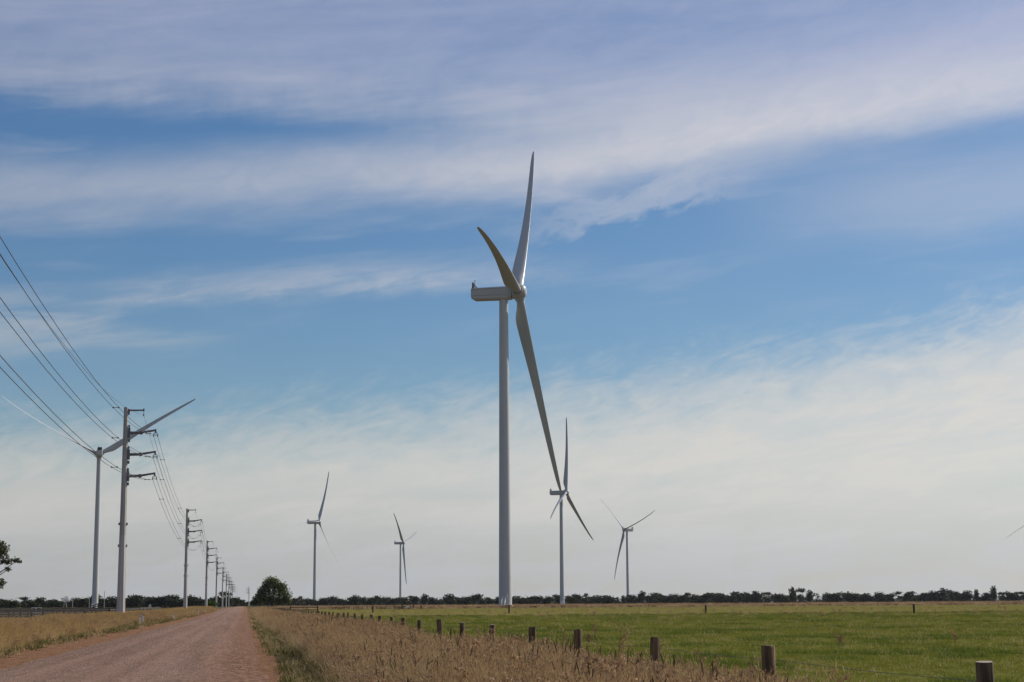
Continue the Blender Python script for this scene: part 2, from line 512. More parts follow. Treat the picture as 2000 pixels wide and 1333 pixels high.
def sheet(name, mat, left, right, y0, y1, lift, extra_x=(), kind='structure'):
    """a strip of ground between x = left(y) and right(y), following the plain"""
    ys = sorted(set([y0, y1] + [y for y in YB if y0 < y < y1]))
    mb = MB()
    rows = []
    for y in ys:
        xs = [left(y)] + [x for x in extra_x] + [right(y)]
        rows.append([(x, y, gz_row(y) + lift) for x in xs])
    n = len(rows[0])
    vs = [p for r in rows for p in r]
    fs = [(i * n + k, i * n + k + 1, (i + 1) * n + k + 1, (i + 1) * n + k) for i in range(len(rows) - 1) for k in range(n - 1)]
    mb.add(vs, fs)
    return tag(mb.build(name, mat), kind=kind)


def wobble(seed, amp, wl):
    r = random.Random(seed)
    ph = [(r.uniform(0, 6.28), r.uniform(0.6, 1.6) * 2 * math.pi / wl, r.uniform(0.5, 1)) for _ in range(4)]
    return lambda y: amp * sum(a * math.sin(k * y + p) for p, k, a in ph) / 2.2


tag(sheet('plain', M['stubble'], lambda y: -9000, lambda y: 9000, -60, 9000, -0.05), kind='structure')
tag(sheet('paddock', M['field'], lambda y: 5.6, lambda y: 420, -10, 480, -0.035), kind='structure')
sheet('left_verge', M['verge'], lambda y: -32, lambda y: -5.5, -10, 600, -0.03)
sheet('right_verge', M['verge'], lambda y: 0.0, lambda y: 6.0, -10, 2000, -0.02)
sheet('dirt_shoulder', M['dirt'], lambda y: -8.9 + 1.1 * min(1, max(0, (y - 150) / 350)), lambda y: 0.95, -10, 1000, -0.01)


def road_sheet():
    mb = MB()
    ys = [-10 + 5 * i for i in range(70)] + [y for y in YB if y > 340 and y <= 2000]
    wl, wr = wobble(3, 0.22, 14), wobble(4, 0.16, 9)
    nx = 9
    vs = []
    for y in ys:
        a, b = -6.2 + wl(y), 0.45 + wr(y)
        for i in range(nx):
            s = i / (nx - 1)
            crown = 0.10 * (1 - (2 * s - 1) ** 2)
            vs.append((a + (b - a) * s, y, gz_row(y) + 0.004 + crown))
    fs = [(i * nx + k, i * nx + k + 1, (i + 1) * nx + k + 1, (i + 1) * nx + k) for i in range(len(ys) - 1) for k in range(nx - 1)]
    mb.add(vs, fs)
    return tag(mb.build('road', M['road'], smooth=True), kind='structure')


road_sheet()

# ------------------------------------------------------------------ the air
def build_haze():
    m = bpy.data.materials.new('haze')
    m.use_nodes = True
    t = NT(m.node_tree)
    t.n.clear()
    out = t.node('ShaderNodeOutputMaterial')
    v = t.node('ShaderNodeVolumePrincipled', {'Color': (0.80, 0.88, 1.0, 1), 'Density': 0.000014, 'Anisotropy': 0.3})
    t.l.new(v.outputs[0], out.inputs['Volume'])
    o = MB().box((0, 4470, 95), (18100, 9200, 198)).build('haze', m)
    tag(o, 'thin haze over the plain', 'haze', kind='stuff')


build_haze()

# ------------------------------------------------------------------ wind turbines
HUB_H, BLADE_L = 104.9, 73.5


def blade_mesh():
    """a blade along +Z; leading edge towards +X, bent towards -Y at the tip (feathered in the rotor)"""
    st = [0.0, 0.015, 0.03, 0.055, 0.08, 0.105, 0.13, 0.17, 0.22, 0.29, 0.37, 0.46, 0.56, 0.67, 0.78, 0.87, 0.93, 0.97, 0.99, 1.0]
    ch = [2.75, 2.75, 2.8, 3.2, 3.85, 4.25, 4.35, 4.2, 3.95, 3.55, 3.15, 2.75, 2.4, 2.05, 1.75, 1.5, 1.25, 0.9, 0.5, 0.08]
    n = 20
    vs, fs = [], []
    r0 = 1.55
    for s, c in zip(st, ch):
        rnd_ = max(0.0, min(1.0, (0.105 - s) / 0.08))                 # 1 = circular root
        th = rnd_ * 2.75 + (1 - rnd_) * c * (0.34 - 0.20 * min(1, s / 0.5))
        tw = R(14) * (1 - min(1, s / 0.8)) ** 1.5
        le = 1.375 * rnd_ + (1 - rnd_) * (1.25 * (1 - s) + 0.25 * c * s)
        z = r0 + s * (BLADE_L - r0)
        bend = -4.5 * s ** 3
        for k in range(n):
            a = 2 * math.pi * k / n
            # chordwise 0 = leading edge .. 1 = trailing edge
            u = (1 - math.cos(a)) / 2
            side = 1 if a < math.pi else -1
            circ = math.sin(a) * 0.5
            foil = side * 1.35 * (math.sqrt(max(u, 0)) * (1 - u)) * 0.9
            y = (rnd_ * circ + (1 - rnd_) * foil) * th
            x = le - u * c
            vs.append((x * math.cos(tw) - y * math.sin(tw), x * math.sin(tw) + y * math.cos(tw) + bend, z))
    m = len(st)
    for i in range(m - 1):
        for k in range(n):
            a, b = i * n + k, i * n + (k + 1) % n
            fs.append((a, b, b + n, a + n))
    fs.append(tuple(range(n))[::-1])
    fs.append(tuple(range((m - 1) * n, m * n)))
    return MB().add(vs, fs).mesh('blade', M['blade'], smooth=True)


def loft(rings, closed_ends=True):
    n = len(rings[0])
    vs = [p for r in rings for p in r]
    fs = [(i * n + k, i * n + (k + 1) % n, (i + 1) * n + (k + 1) % n, (i + 1) * n + k) for i in range(len(rings) - 1) for k in range(n)]
    if closed_ends:
        fs += [tuple(range(n))[::-1], tuple(range((len(rings) - 1) * n, len(rings) * n))]
    return vs, fs


def rrect(x, y0, y1, z0, z1, c, cb):
    """cross-section of the nacelle at x with chamfered corners (cb at the bottom)"""
    return [(x, y0 + cb, z0), (x, y1 - cb, z0), (x, y1, z0 + cb), (x, y1, z1 - c), (x, y1 - c, z1), (x, y0 + c, z1), (x, y0, z1 - c), (x, y0, z0 + cb)]


T = {}


def turbine_meshes():
    # tower in three tapered sections with flange rings
    hts = [0.35, 22, 52, 80, HUB_H - 2.3]
    rad = lambda z: 2.18 - 0.25 * min(1, z / 30) - 0.45 * max(0, (z - 30) / 74)
    mb = MB()
    zs = sorted(hts + [10, 36, 66, 92])
    mb.tube([(0, 0, z) for z in zs], [rad(z) for z in zs], 40)
    T['tower'] = mb.mesh('tower', M['tower'], smooth='auto')
    T['rings'] = [MB().tube([(0, 0, z - 0.07), (0, 0, z + 0.07)], rad(z) + 0.035, 40).mesh('flange_ring', M['tower'], smooth='auto') for z in [3.4, 9.5] + hts[1:-1]]
    T['foundation'] = MB().tube([(0, 0, -0.4), (0, 0, 0.22), (0, 0, 0.36)], [2.75, 2.65, 2.5], 32).mesh('foundation', M['tower'], smooth='auto')
    # door, stairs and cabinets at the foot (on the side of -Y)
    mb = MB().box((-0.75, -2.17, 3.3), (0.95, 0.16, 2.3))
    T['door'] = mb.mesh('door', M['nacelle'])
    mb = MB()
    for dx in (-1.25, -0.25):                                   # stringers
        mb.bar((dx, -2.2, 2.1), (dx - 0.7, -4.4, 0.1), 0.14, 0.32)
    for k in range(8):
        f = k / 7
        mb.box((-0.75 - 0.7 * f, -2.35 - 2.0 * f, 2.0 - 1.75 * f), (1.0, 0.28, 0.05))
    mb.box((-0.75, -2.35, 2.12), (1.3, 0.7, 0.08))
    T['stairs'] = mb.mesh('stairs', M['white'])
    mb = MB()
    for dx in (-1.3, -0.2):
        mb.bar((dx, -2.2, 3.2), (dx - 0.7, -4.4, 1.2), 0.11, 0.16)
        mb.bar((dx, -2.2, 2.7), (dx - 0.7, -4.4, 0.7), 0.08, 0.1)
        for f in (0, 0.33, 0.66, 1):
            x, y, z = dx - 0.7 * f, -2.2 - 2.2 * f, 2.1 - 2.0 * f
            mb.bar((x, y, z), (x, y, z + 1.15), 0.09)
    T['handrail'] = mb.mesh('handrail', M['white'])
    T['lamp_box'] = MB().box((0.35, -2.35, 3.1), (0.45, 0.4, 0.5)).mesh('lamp_box', M['white'])
    # nacelle: along +X, axis at z = 0
    rings = []
    for x, z0, z1, w, c, cb in ((-11.0, -1.35, 1.62, 1.6, 0.3, 0.5), (-10.85, -1.75, 1.7, 1.75, 0.3, 0.5), (-9.8, -2.35, 1.75, 1.95, 0.3, 0.45),
                                (0.6, -2.4, 1.9, 2.05, 0.3, 0.45), (2.9, -2.3, 1.95, 2.0, 0.35, 0.5)):
        rings.append(rrect(x, -w, w, z0, z1, c, cb))
    T['nacelle'] = MB().add(*loft(rings)).mesh('nacelle', M['nacelle'], smooth=False)
    mb = MB()
    for s in (-1, 1):
        mb.box((-4.3, s * 2.04, -0.95), (12.6, 0.04, 0.07))
        mb.box((-4.3, s * 2.04, 1.25), (12.6, 0.04, 0.05))
        mb.box((2.2, s * 2.06, -0.2), (0.06, 0.05, 3.6))
    T['panel_seam'] = mb.mesh('panel_seam', M['dark_gap'])
    mb = MB()
    mb.tube([(2.88, 0, 0), (3.1, 0, 0)], 1.9, 24)
    T['hub_gap'] = mb.mesh('hub_gap', M['dark_gap'], smooth='auto')
    mb = MB().box((-10.35, 0, 2.75), (0.5, 3.4, 2.0), None, 0.85)
    T['cooler'] = mb.mesh('cooler', M['cooler'])
    T['struts'] = [MB().bar((-10.2, s, 3.2), (-9.0, s, 1.75), 0.16).mesh('cooler_strut', M['cooler']) for s in (-1.3, 1.3)]
    T['mast'] = MB().tube([(-10.2, 1.0, 3.6), (-10.2, 1.0, 4.9)], 0.07, 6).box((-10.2, 1.0, 4.75), (0.7, 0.1, 0.1)).mesh('wind_vane', M['cooler'])
    # hub (spinner) round the rotor axis, centre at x = 5.2
    prof = [(3.05, 2.0), (3.15, 2.35), (4.0, 2.55), (6.3, 2.5), (7.1, 2.2), (7.6, 1.65), (7.85, 0.9), (7.9, 0.05)]
    T['hub'] = MB().tube([(x, 0, 0) for x, r in prof], [r for x, r in prof], 28).mesh('hub', M['blade'], smooth='auto')
    # collar round each blade root, along +Z like the blade
    mb = MB().tube([(0, 0, 1.7), (0, 0, 2.72)], [1.85, 1.72], 28)
    T['collar'] = mb.mesh('blade_collar', M['blade'], smooth='auto')
    T['root_gap'] = MB().tube([(0, 0, 2.6), (0, 0, 2.82)], [1.56, 1.56], 28).mesh('root_gap', M['dark_gap'], smooth='auto')
    T['blade'] = blade_mesh()


turbine_meshes()


def turbine(hub, az, phi, label, cone=3.0, pitch=None, span=1.0):
    """hub = rotor centre; az = compass direction the rotor faces; phi = blade angle"""
    a = Vector((math.sin(R(az)), math.cos(R(az)), 0))
    foot = Vector(hub) - a * 5.2
    z0 = hub[2] - HUB_H
    root = empty('wind_turbine', (foot.x, foot.y, z0))
    tag(root, label, 'wind turbine', 'white wind turbines standing on the plain')
    tw = link('tower', T['tower'], root)
    for rg in T['rings']: link('flange_ring', rg, tw)
    link('foundation', T['foundation'], root)
    dr = link('door', T['door'], root)
    stp = link('stairs', T['stairs'], root)
    link('handrail', T['handrail'], stp)
    link('lamp_box', T['lamp_box'], root)
    yaw = math.atan2(a.y, a.x)
    N = Matrix.Translation((0, 0, HUB_H)) @ Matrix.Rotation(yaw, 4, 'Z')
    nac = link('nacelle', T['nacelle'], root)
    nac.matrix_local = N
    link('panel_seam', T['panel_seam'], nac)
    c = link('cooler', T['cooler'], nac)
    for st_ in T['struts']: link('cooler_strut', st_, nac)
    link('wind_vane', T['mast'], nac)
    H = N @ Matrix.Translation((0, 0, 0)) @ Matrix.Rotation(R(-1.5), 4, 'Y')
    hb = link('hub', T['hub'], root)
    hb.matrix_local = H
    link('hub_gap', T['hub_gap'], hb)
    tilt = R(5.0)
    ax = Vector((a.x * math.cos(tilt), a.y * math.cos(tilt), math.sin(tilt)))
    h = ax.cross(Vector((0, 0, 1))).normalized()
    u = h.cross(ax)
    for k in range(3):
        p = R(phi - 2.6) + k * 2 * math.pi / 3
        r = (u * math.cos(p) + h * math.sin(p)) + ax * (cone / BLADE_L)
        r.normalize()
        t_ = (-u * math.sin(p) + h * math.cos(p))
        x = (ax - r * ax.dot(r)).normalized()
        if pitch:                                               # 0 = feathered, 90 = chord in the rotor plane
            x = (x * math.cos(R(pitch[k])) + r.cross(x) * math.sin(R(pitch[k]))).normalized()
        y = r.cross(x)
        Mx = Matrix.Identity(4)
        for i in range(3):
            Mx[i][0], Mx[i][1], Mx[i][2] = x[i], y[i], r[i]
        Mx.translation = Vector((a.x * 5.2, a.y * 5.2, HUB_H))
        b = link('blade', T['blade'], root)
        b.matrix_local = Mx
        b.scale.z = span
        link('blade_collar', T['collar'], b)
        link('root_gap', T['root_gap'], b)
    return root


LEFT_PITCH = (75, 0, -12)
turbine((89.8, 572.2, 105.7), 110.1, 83.9, 'nearest and by far the tallest wind turbine, alone at the edge of the green paddock', 2.9)
turbine((-101.4, 1232.5, 105.6), -6.0, 60.1, 'wind turbine seen from behind, beyond the dark rail fence beside the nearest power pole', 3.5, LEFT_PITCH, 1.06)
turbine((299.7, 1627.1, 105.7), 118.6, 112.1, 'wind turbine under the lower blade tip of the tallest turbine, foot before the tree belt', 4.5)
turbine((538.8, 2468.5, 106.1), 242.2, 48.9, 'distant wind turbine facing left, rightmost of the whole ones, foot hidden by trees', 2.7)
turbine((91.6, 2233.6, 105.9), 118.2, 94.9, 'distant wind turbine nearest the round roadside tree, one thin blade level to the left', 5.0, (0, 62, 0))
turbine((268.1, 3005.6, 106.1), 113.1, 47.3, 'smallest whole wind turbine, halfway between the roadside tree and the tallest turbine', 4.5)
turbine((930.1, 1900.0, 109.6), 213.0, 0.0, 'wind turbine at the right edge of the photo with only one blade tip in view', 3.0)

# ------------------------------------------------------------------ power line
POLE_X, POLE_TOP = -11.8, 20.8
AL, TL = 2.9, 1.7                  # reach of the phase arms and of the top arm


def pole_meshes():
    P = {}
    # twelve-sided tapered shaft in two sections
    P['shaft'] = MB().tube([(0, 0, 8.4), (0, 0, POLE_TOP)], [0.345, 0.225], 8, spin=R(14)).mesh('shaft', M['concrete'])
    P['lower_shaft'] = MB().tube([(0, 0, -0.5), (0, 0, 8.398)], [0.44, 0.352], 8, spin=R(14)).mesh('lower_shaft', M['concrete_pale'])
    P['joint_bolt'] = MB().box((0, 0, 0), (0.14, 0.2, 0.24)).mesh('joint_bolt', M['steel'])
    P['cap'] = MB().tube([(0, 0, POLE_TOP - 0.02), (0, 0, POLE_TOP + 0.08)], [0.25, 0.235], 8, spin=R(14)).mesh('cap', M['concrete'])
    # top arm for the earth wire
    mb = MB()
    mb.tube([(0.2, 0, 0), (1.0, 0, 0.0), (TL + 0.03, 0, 0.02)], [0.10, 0.085, 0.075], 8)
    mb.box((0.28, 0, -0.16), (0.16, 0.2, 0.55))
    mb.box((TL, 0, 0.05), (0.14, 0.16, 0.24))
    P['top_arm'] = mb.mesh('top_arm', M['arm'])
    P['earth_clamp'] = MB().tube([(TL, 0, -0.05), (TL, 0, -0.42)], 0.035, 6).box((TL, 0, -0.48), (0.12, 0.3, 0.16)).mesh('earth_clamp', M['steel'])
    # phase arm: thick butt, thinner rising outer half
    mb = MB()
    mb.tube([(0.35, 0, -0.02), (1.42, 0, 0.0)], [0.155, 0.14], 10)
    mb.tube([(1.35, 0, -0.05), (1.6, 0, 0.05)], [0.2, 0.19], 10)
    mb.tube([(1.58, 0, 0.04), (AL - 0.03, 0, 0.26)], [0.12, 0.095], 10)
    mb.box((AL - 0.02, 0, 0.22), (0.16, 0.18, 0.26))
    P['arm'] = mb.mesh('arm', M['arm'], smooth='auto')
    mb = MB()
    mb.box((0.36, 0, -0.05), (0.22, 0.34, 0.95))
    mb.box((0.34, 0, 0.6), (0.16, 0.2, 0.3))
    mb.box((0.36, 0, -0.78), (0.18, 0.22, 0.3))
    P['bracket'] = mb.mesh('bracket', M['arm'])
    mb = MB()
    mb.tube([(AL, 0, 0.2), (AL, 0, 0.0)], 0.05, 6)
    for z in (0.16, 0.1, 0.04):
        mb.tube([(AL, 0, z + 0.02), (AL, 0, z - 0.02)], 0.095, 8)
    P['insulator'] = mb.mesh('insulator', M['steel'])
    mb = MB()
    arc = [(AL + 0.21 * math.cos(a), 0, -0.2 + 0.2 * math.sin(a)) for a in [math.pi * k / 8 for k in range(9)]]
    mb.tube(arc, 0.04, 6)
    mb.bar((AL - 0.21, 0, -0.2), (AL + 0.21, 0, -0.2), 0.05)
    for s in (-1, 1):
        mb.box((AL + s * 0.19, 0, -0.3), (0.09, 0.34, 0.16))
    P['yoke'] = mb.mesh('yoke', M['arm'])
    return P


PM = pole_meshes()
ARM_Z = (18.4, 16.28, 14.17)


def power_pole(x, y, label, flip=False):
    root = empty('power_pole', (x, y, gz(y)), math.pi if flip else 0.0)
    tag(root, label, 'power pole', 'concrete power poles along the road')
    sh = link('shaft', PM['shaft'], root)
    link('cap', PM['cap'], sh)
    ls = link('lower_shaft', PM['lower_shaft'], root)
    if y < 600:
        for z in (7.4, 9.5):
            for sx in (-1, 1): link('joint_bolt', PM['joint_bolt'], ls, (sx * 0.38, 0, z))
    ta = link('top_arm', PM['top_arm'], root, (0, 0, POLE_TOP - 0.2))
    link('earth_clamp', PM['earth_clamp'], ta)
    for z in ARM_Z:
        am = link('arm', PM['arm'], root, (0, 0, z))
        link('bracket', PM['bracket'], am)
        link('insulator', PM['insulator'], am)
        link('yoke', PM['yoke'], am)
    return root


pole_x = lambda i: POLE_X
POLE_Y = [173.5, 359, 551, 744, 948, 1137, 1322, 1510, 1700]
ORD = ['nearest', 'second', 'third', 'fourth', 'fifth', 'sixth', 'seventh', 'eighth', 'farthest']
for i, y in enumerate(POLE_Y):
    if i == 0:
        lab = 'nearest and tallest concrete power pole, standing in the dry grass left of the road'
    elif i == 8:
        lab = 'concrete power pole farthest away in the row on the left of the road'
    else:
        lab = '%s concrete power pole from the camera in the row on the left of the road' % ORD[i]
    power_pole(pole_x(i), y, lab)
power_pole(4.2, 1890, 'nearer of two concrete power poles at the right of the road end', True)
power_pole(4.9, 2080, 'concrete power pole on the right side of the road end, hidden behind the nearer one', True)


def span(p, q, sag, n=26):
    p, q = Vector(p), Vector(q)
    return [p.lerp(q, k / n) - Vector((0, 0, 4 * sag * (k / n) * (1 - k / n))) for k in range(n + 1)]


def wire_run(off, z, sag, r, pole0=-12.0):
    mb = MB()
    pts = [(pole_x(0) + off, pole0, z)] + [(pole_x(i) + off, y, gz(y) + z) for i, y in enumerate(POLE_Y)] + [(4.2 - off, 1890, 0.8 + z)]
    line = []
    for a, b in zip(pts, pts[1:]):
        s = span(a, b, sag)
        line += s[:-1]
    line.append(Vector(pts[-1]))
    mb.tube(line, r, 6)
    return mb, pts


for z, nm, sg in zip(ARM_Z, ('topmost', 'middle', 'lowest'), (3.75, 3.69, 3.55)):
    root = empty('twin_conductor', (0, 0, 0))
    tag(root, '%s pair of twin power cables strung along the poles on the left' % nm, 'power cable', 'cables of the power line')
    zz = z - 0.34
    for s in (-0.19, 0.19):
        mb, pts = wire_run(AL + s, zz, sg, 0.017)
        mb.build('conductor', M['wire'], root, smooth=True)
    for a, b in zip(pts[:3], pts[1:4]):
        for f in (0.08, 0.36, 0.716, 0.93):
            k = Vector(a).lerp(Vector(b), f) - Vector((0, 0, 4 * sg * f * (1 - f)))
            k.x -= 0.19
            sp = MB().bar((-0.19, 0, 0), (0.19, 0, 0), 0.035)
            for s in (-1, 1):
                sp.box((s * 0.19, 0, 0), (0.09, 0.22, 0.09))
            sp.build('spacer', M['wire'], root, loc=k)
mb, _ = wire_run(TL, POLE_TOP - 0.65, 4.4, 0.011)
o = mb.build('earth_wire', M['wire'], smooth=True)
tag(o, 'single thin earth wire strung from the top arms of the poles, above the twin cables', 'power cable', 'cables of the power line')

# ------------------------------------------------------------------ right-hand paddock fence
FENCE_X = 5.22
fence = tag(empty('paddock_fence', (FENCE_X, 11.97, 0)), 'post and wire fence of round pine posts between the dry verge and the green paddock', 'fence')


def post_mesh(seed, h, r=0.068):
    g = random.Random(seed)
    mb = MB()
    n = 12
    zs = [-0.3, 0.2, 0.5, 0.8, h - 0.015, h]
    ph = [g.uniform(0, 6.28) for _ in range(3)]
    rings = []
    for z in zs:
        k = 1.04 - 0.05 * z
        if z == h: k *= 0.94
        rings.append([((r * k + 0.004 * math.sin(2 * a + ph[0]) + 0.003 * math.sin(3 * a + ph[1] + z)) * math.cos(a),
                       (r * k + 0.004 * math.sin(2 * a + ph[0]) + 0.003 * math.sin(3 * a + ph[2] + z)) * math.sin(a),
                       z + (0.004 * math.cos(a + ph[1]) if z >= h - 0.02 else 0)) for a in [2 * math.pi * i / n for i in range(n)]])
    mb.add(*loft(rings))
    me = mb.mesh('post', M['post'], smooth='auto')
    me.materials.append(M['post_top'])
    me.polygons[len(me.polygons) - 1].material_index = 1
    return me


post_ms = [post_mesh(i, 1.17) for i in range(7)]
post_y = [11.97, 17.09, 22.23, 27.44, 32.11, 37.25, 42.43, 47.1, 52.82, 58.25, 63.4, 68.62, 73.53, 78.68, 84.19, 89.41, 93.82, 98.96, 104.69, 110.43]
post_h = [1.17, 1.17, 1.16, 1.19, 1.17, 1.16, 1.16, 1.2, 1.14, 1.16, 1.17, 1.17, 1.19, 1.18, 1.2, 1.21, 1.19, 1.17, 1.18, 1.16]
while post_y[-1] < 330:
    post_y.append(post_y[-1] + 5.15 + rnd.uniform(-0.3, 0.3))
    post_h.append(1.17 + rnd.uniform(-0.03, 0.03))
post_w = [1.0, 1.0, 1.04, 0.93, 1.0, 0.96, 1.03, 1.14, 0.9, 1.0]
for i, (y, h) in enumerate(zip(post_y, post_h)):
    o = link('post', post_ms[i % 7], fence, (rnd.uniform(-0.03, 0.03), y - 11.97, h - 1.17), (rnd.uniform(-0.02, 0.02), rnd.uniform(-0.022, 0.022), rnd.uniform(0, 6.28)))
    k = post_w[i % 10]
    o.scale = (k, k, 1)
for z in (1.02, 0.80, 0.58, 0.35):
    mb = MB()
    pts = []
    ys = [2.0] + post_y
    for a, b in zip(ys, ys[1:]):
        pts += [(0.07, a - 11.97, z), (0.07, (a + b) / 2 - 11.97, z - 0.012)]
    pts.append((0.07, ys[-1] - 11.97, z))
    mb.tube(pts, 0.0024, 4)
    mb.build('wire', M['fence_wire'], fence)

# strainer assembly with a dark rail, further along
o = empty('rail_fence', (8.5, 334, gz(334)))
tag(o, 'short dark timber rail panel where the pine post fence fades away near the round tree', 'fence')
for x in (0.0, 5.0):
    MB().box((x, -0.5 * x, 0.6), (0.22, 0.22, 1.4)).build('post', M['dark_wood'], o)
for z in (0.6, 1.08):
    MB().bar((-0.1, 0.2, z), (5.05, -2.55, z), 0.08, 0.11).build('rail', M['dark_wood'], o)


# ------------------------------------------------------------------ fences across the plain on the right
def line_fence(name, label, pts, h, r, mat, wires, dropper=None, zbase=None):
    x0, y0 = pts[0]
    root = tag(empty(name, (x0, y0, 0)), label, 'fence')
    pm = MB().tube([(0, 0, -0.3), (0, 0, h)], [r, r * 0.95], 8).mesh('post', mat)
    for x, y in pts:
        link('post', pm, root, (x - x0, y - y0, gz(y) if zbase is None else zbase), (rnd.uniform(-.03, .03), rnd.uniform(-.03, .03), 0))
    for z in wires:
        MB().tube([(x - x0, y - y0, (gz(y) if zbase is None else zbase) + z) for x, y in pts], 0.004, 4).build('wire', M['fence_wire'], root)
    return root


line_fence('wire_fence', 'sparse fence of dark posts crossing the paddock in front of the tallest turbine',
           [(5, 384), (24.6, 342), (45.0, 300), (69.1, 259.6), (85.4, 217.0), (104, 177)], 1.22, 0.14, M['dark_wood'], (1.1, 0.8, 0.5))
line_fence('wire_fence', 'faint thin post fence along the far edge of the paddock before the brown strip',
           [(78 + 33.4 * i, 480) for i in range(-1, 6)], 1.25, 0.10, M['brown_wood'], (1.1, 0.7), zbase=-0.05)

o = tag(empty('dropper_fence', (23.3, 459.9, 0)), 'low fence of closely spaced dark droppers left of the white trough board', 'fence')
drop = MB().box((0, 0, 0.52), (0.10, 0.10, 1.35)).mesh('dropper', M['dark_wood'])
for i in range(17):
    link('dropper', drop, o, (1.17 * i, -0.25 * i, rnd.uniform(-0.08, 0.05)), (0, rnd.uniform(-0.05, 0.05), 0))
for z in (0.5, 1.0):
    MB().bar((0, 0, z), (19, -4, z), 0.05, 0.07).build('wire', M['dark_wood'], o)
o = tag(empty('paddock_gate', (40.3, 455, 0)), 'dark railed gate beside a white board, left of the tallest turbine', 'gate')
for x in (0.0, 3.0, 4.9):
    MB().box((x, 0, 0.7), (0.24, 0.24, 1.7)).build('gate_post', M['dark_wood'], o)
for z in (0.45, 0.85, 1.2):
    MB().bar((-2.3, 0, z), (3.0, 0, z), 0.08, 0.11).build('rail', M['dark_wood'], o)
o = tag(MB().box((0, 0, 0), (0.95, 0.08, 0.34)).add([], []).build('white_board', M['white'], loc=(41.7, 454.7, 1.02)), 'small white board fixed to the dark paddock gate', 'board')

# ------------------------------------------------------------------ stock yards on the left
def yard_fence(a, b, n, rails, h, mat, label, group=None, post_mat=None):
    (ax_, ay_), (bx_, by_) = a, b
    root = tag(empty('yard_fence', (ax_, ay_, gz(ay_))), label, 'fence', group)
    d = Vector((bx_ - ax_, by_ - ay_, gz(by_) - gz(ay_)))
    pm = MB().tube([(0, 0, -0.3), (0, 0, h)], [0.11, 0.10], 8).mesh('post', post_mat or mat)
    for i in range(n + 1):
        link('post', pm, root, d * (i / n), (rnd.uniform(-.03, .03), rnd.uniform(-.03, .03), 0))
    for z in rails:
        for i in range(n):
            p, q = d * (i / n), d * ((i + 1) / n)
            j1, j2 = rnd.uniform(-0.03, 0.03), rnd.uniform(-0.03, 0.03)
            MB().bar((p.x, p.y - 0.12, p.z + z + j1), (q.x, q.y - 0.12, q.z + z + j2), 0.06, 0.22).build('rail', mat, root)
    return root


yard_fence((-33.5, 228), (-18.6, 245), 12, (0.35, 0.66, 0.97, 1.24), 1.36, M['dark_wood'], 'dark timber rail yard fence behind the tall grass at the left edge')
yard_fence((-18.2, 246), (-15.2, 330), 12, (0.4, 0.8, 1.15), 1.25, M['dark_wood'], 'dark rail fence running away from the yard behind the nearest power pole')
yard_fence((-19.5, 420), (-9.5, 424), 9, (0.5, 0.95), 1.1, M['brown_wood'], 'low brown rail fence behind the white posts, just left of the second power pole', post_mat=M['dark_wood'])
yard_fence((-40, 300), (-17.5, 304), 10, (0.9, 1.25), 1.35, M['dark_wood'], 'second dark rail fence further back in the stock yard')

# tan timber rails
o = tag(empty('timber_race', (-31.6, 302, gz(302))), 'sunlit tan timber rails showing above the dark yard fence', 'rail')
for x in (0.0, 1.5, 3.4):
    MB().box((x, 0, 0.8), (0.14, 0.14, 1.5)).build('post', M['brown_wood'], o)
for z in (1.12, 1.38):
    MB().bar((-0.1, -0.1, z), (3.5, -0.1, z), 0.06, 0.18).build('rail', M['tan_wood'], o)
# white steel frames in the yard
for (x, y, w, lab) in ((-34.6, 298, 0.62, 'narrow white metal frame standing in the stock yard, left one of two'),
                       (-33.85, 298, 0.78, 'wider white metal frame standing in the stock yard, right one of two')):
    o = tag(empty('metal_hurdle', (x, y, 0)), lab, 'hurdle', 'white metal frames in the stock yard')
    for dx in (0, w):
        MB().box((dx, 0, 0.75), (0.07, 0.07, 1.5)).build('upright', M['white'], o)
    for z in (0.7, 1.1, 1.46):
        MB().box((w / 2, 0, z), (w - 0.075, 0.05, 0.09)).build('crossbar', M['white'], o)
# loading ramp with slanting rails in front of the turbine foot
o = tag(empty('loading_ramp', (-28.6, 333, gz(333))), 'stock loading ramp with slanting dark rails in front of the foot of the left turbine', 'ramp')
for f in (0, 0.33, 0.66, 1):
    MB().box((0.2 + 2.4 * f, 0, 0.75 + 0.35 * f), (0.14, 0.14, 1.7 + 0.75 * f)).build('post', M['dark_wood'], o)
for z in (0.75, 1.1, 1.5):
    MB().bar((0.1, -0.12, z), (2.75, -0.12, z + 0.75), 0.06, 0.15).build('rail', M['dark_wood'], o)
MB().bar((0.1, 0.8, 0.2), (2.75, 0.8, 0.9), 1.4, 0.12).build('deck', M['dark_wood'], o)
# bare poles near the ramp
for x, y, h, lab in ((-25.6, 332, 4.2, 'tall thin bare pole between the left turbine and the nearest power pole'),
                     (-28.3, 332, 2.9, 'shorter bare pole left of the left turbine foot'),
                     (-31.3, 332, 3.2, 'pale bare pole at the end of the tan rails')):
    tag(MB().tube([(0, 0, -0.3), (0, 0, h)], [0.075, 0.05], 8).tube([(0, 0, h - 0.06), (0, 0, h + 0.03)], 0.075, 8).build('bare_pole', M['concrete'], loc=(x, y, gz(y))), lab, 'pole', 'bare poles in the stock yard')
# white box on a post
o = tag(empty('white_marker', (-17.3, 330, gz(330))), 'white hooped marker standing by the yard rails right of the nearest power pole', 'marker')
MB().box((0, 0, 0.6), (0.12, 0.12, 1.3)).build('post', M['dark_wood'], o)
MB().tube([(-0.1, 0, 1.2), (-0.08, 0, 1.62), (0.05, 0, 1.78), (0.2, 0, 1.72), (0.24, 0, 1.2)], 0.06, 6).build('hoop', M['white'], o)

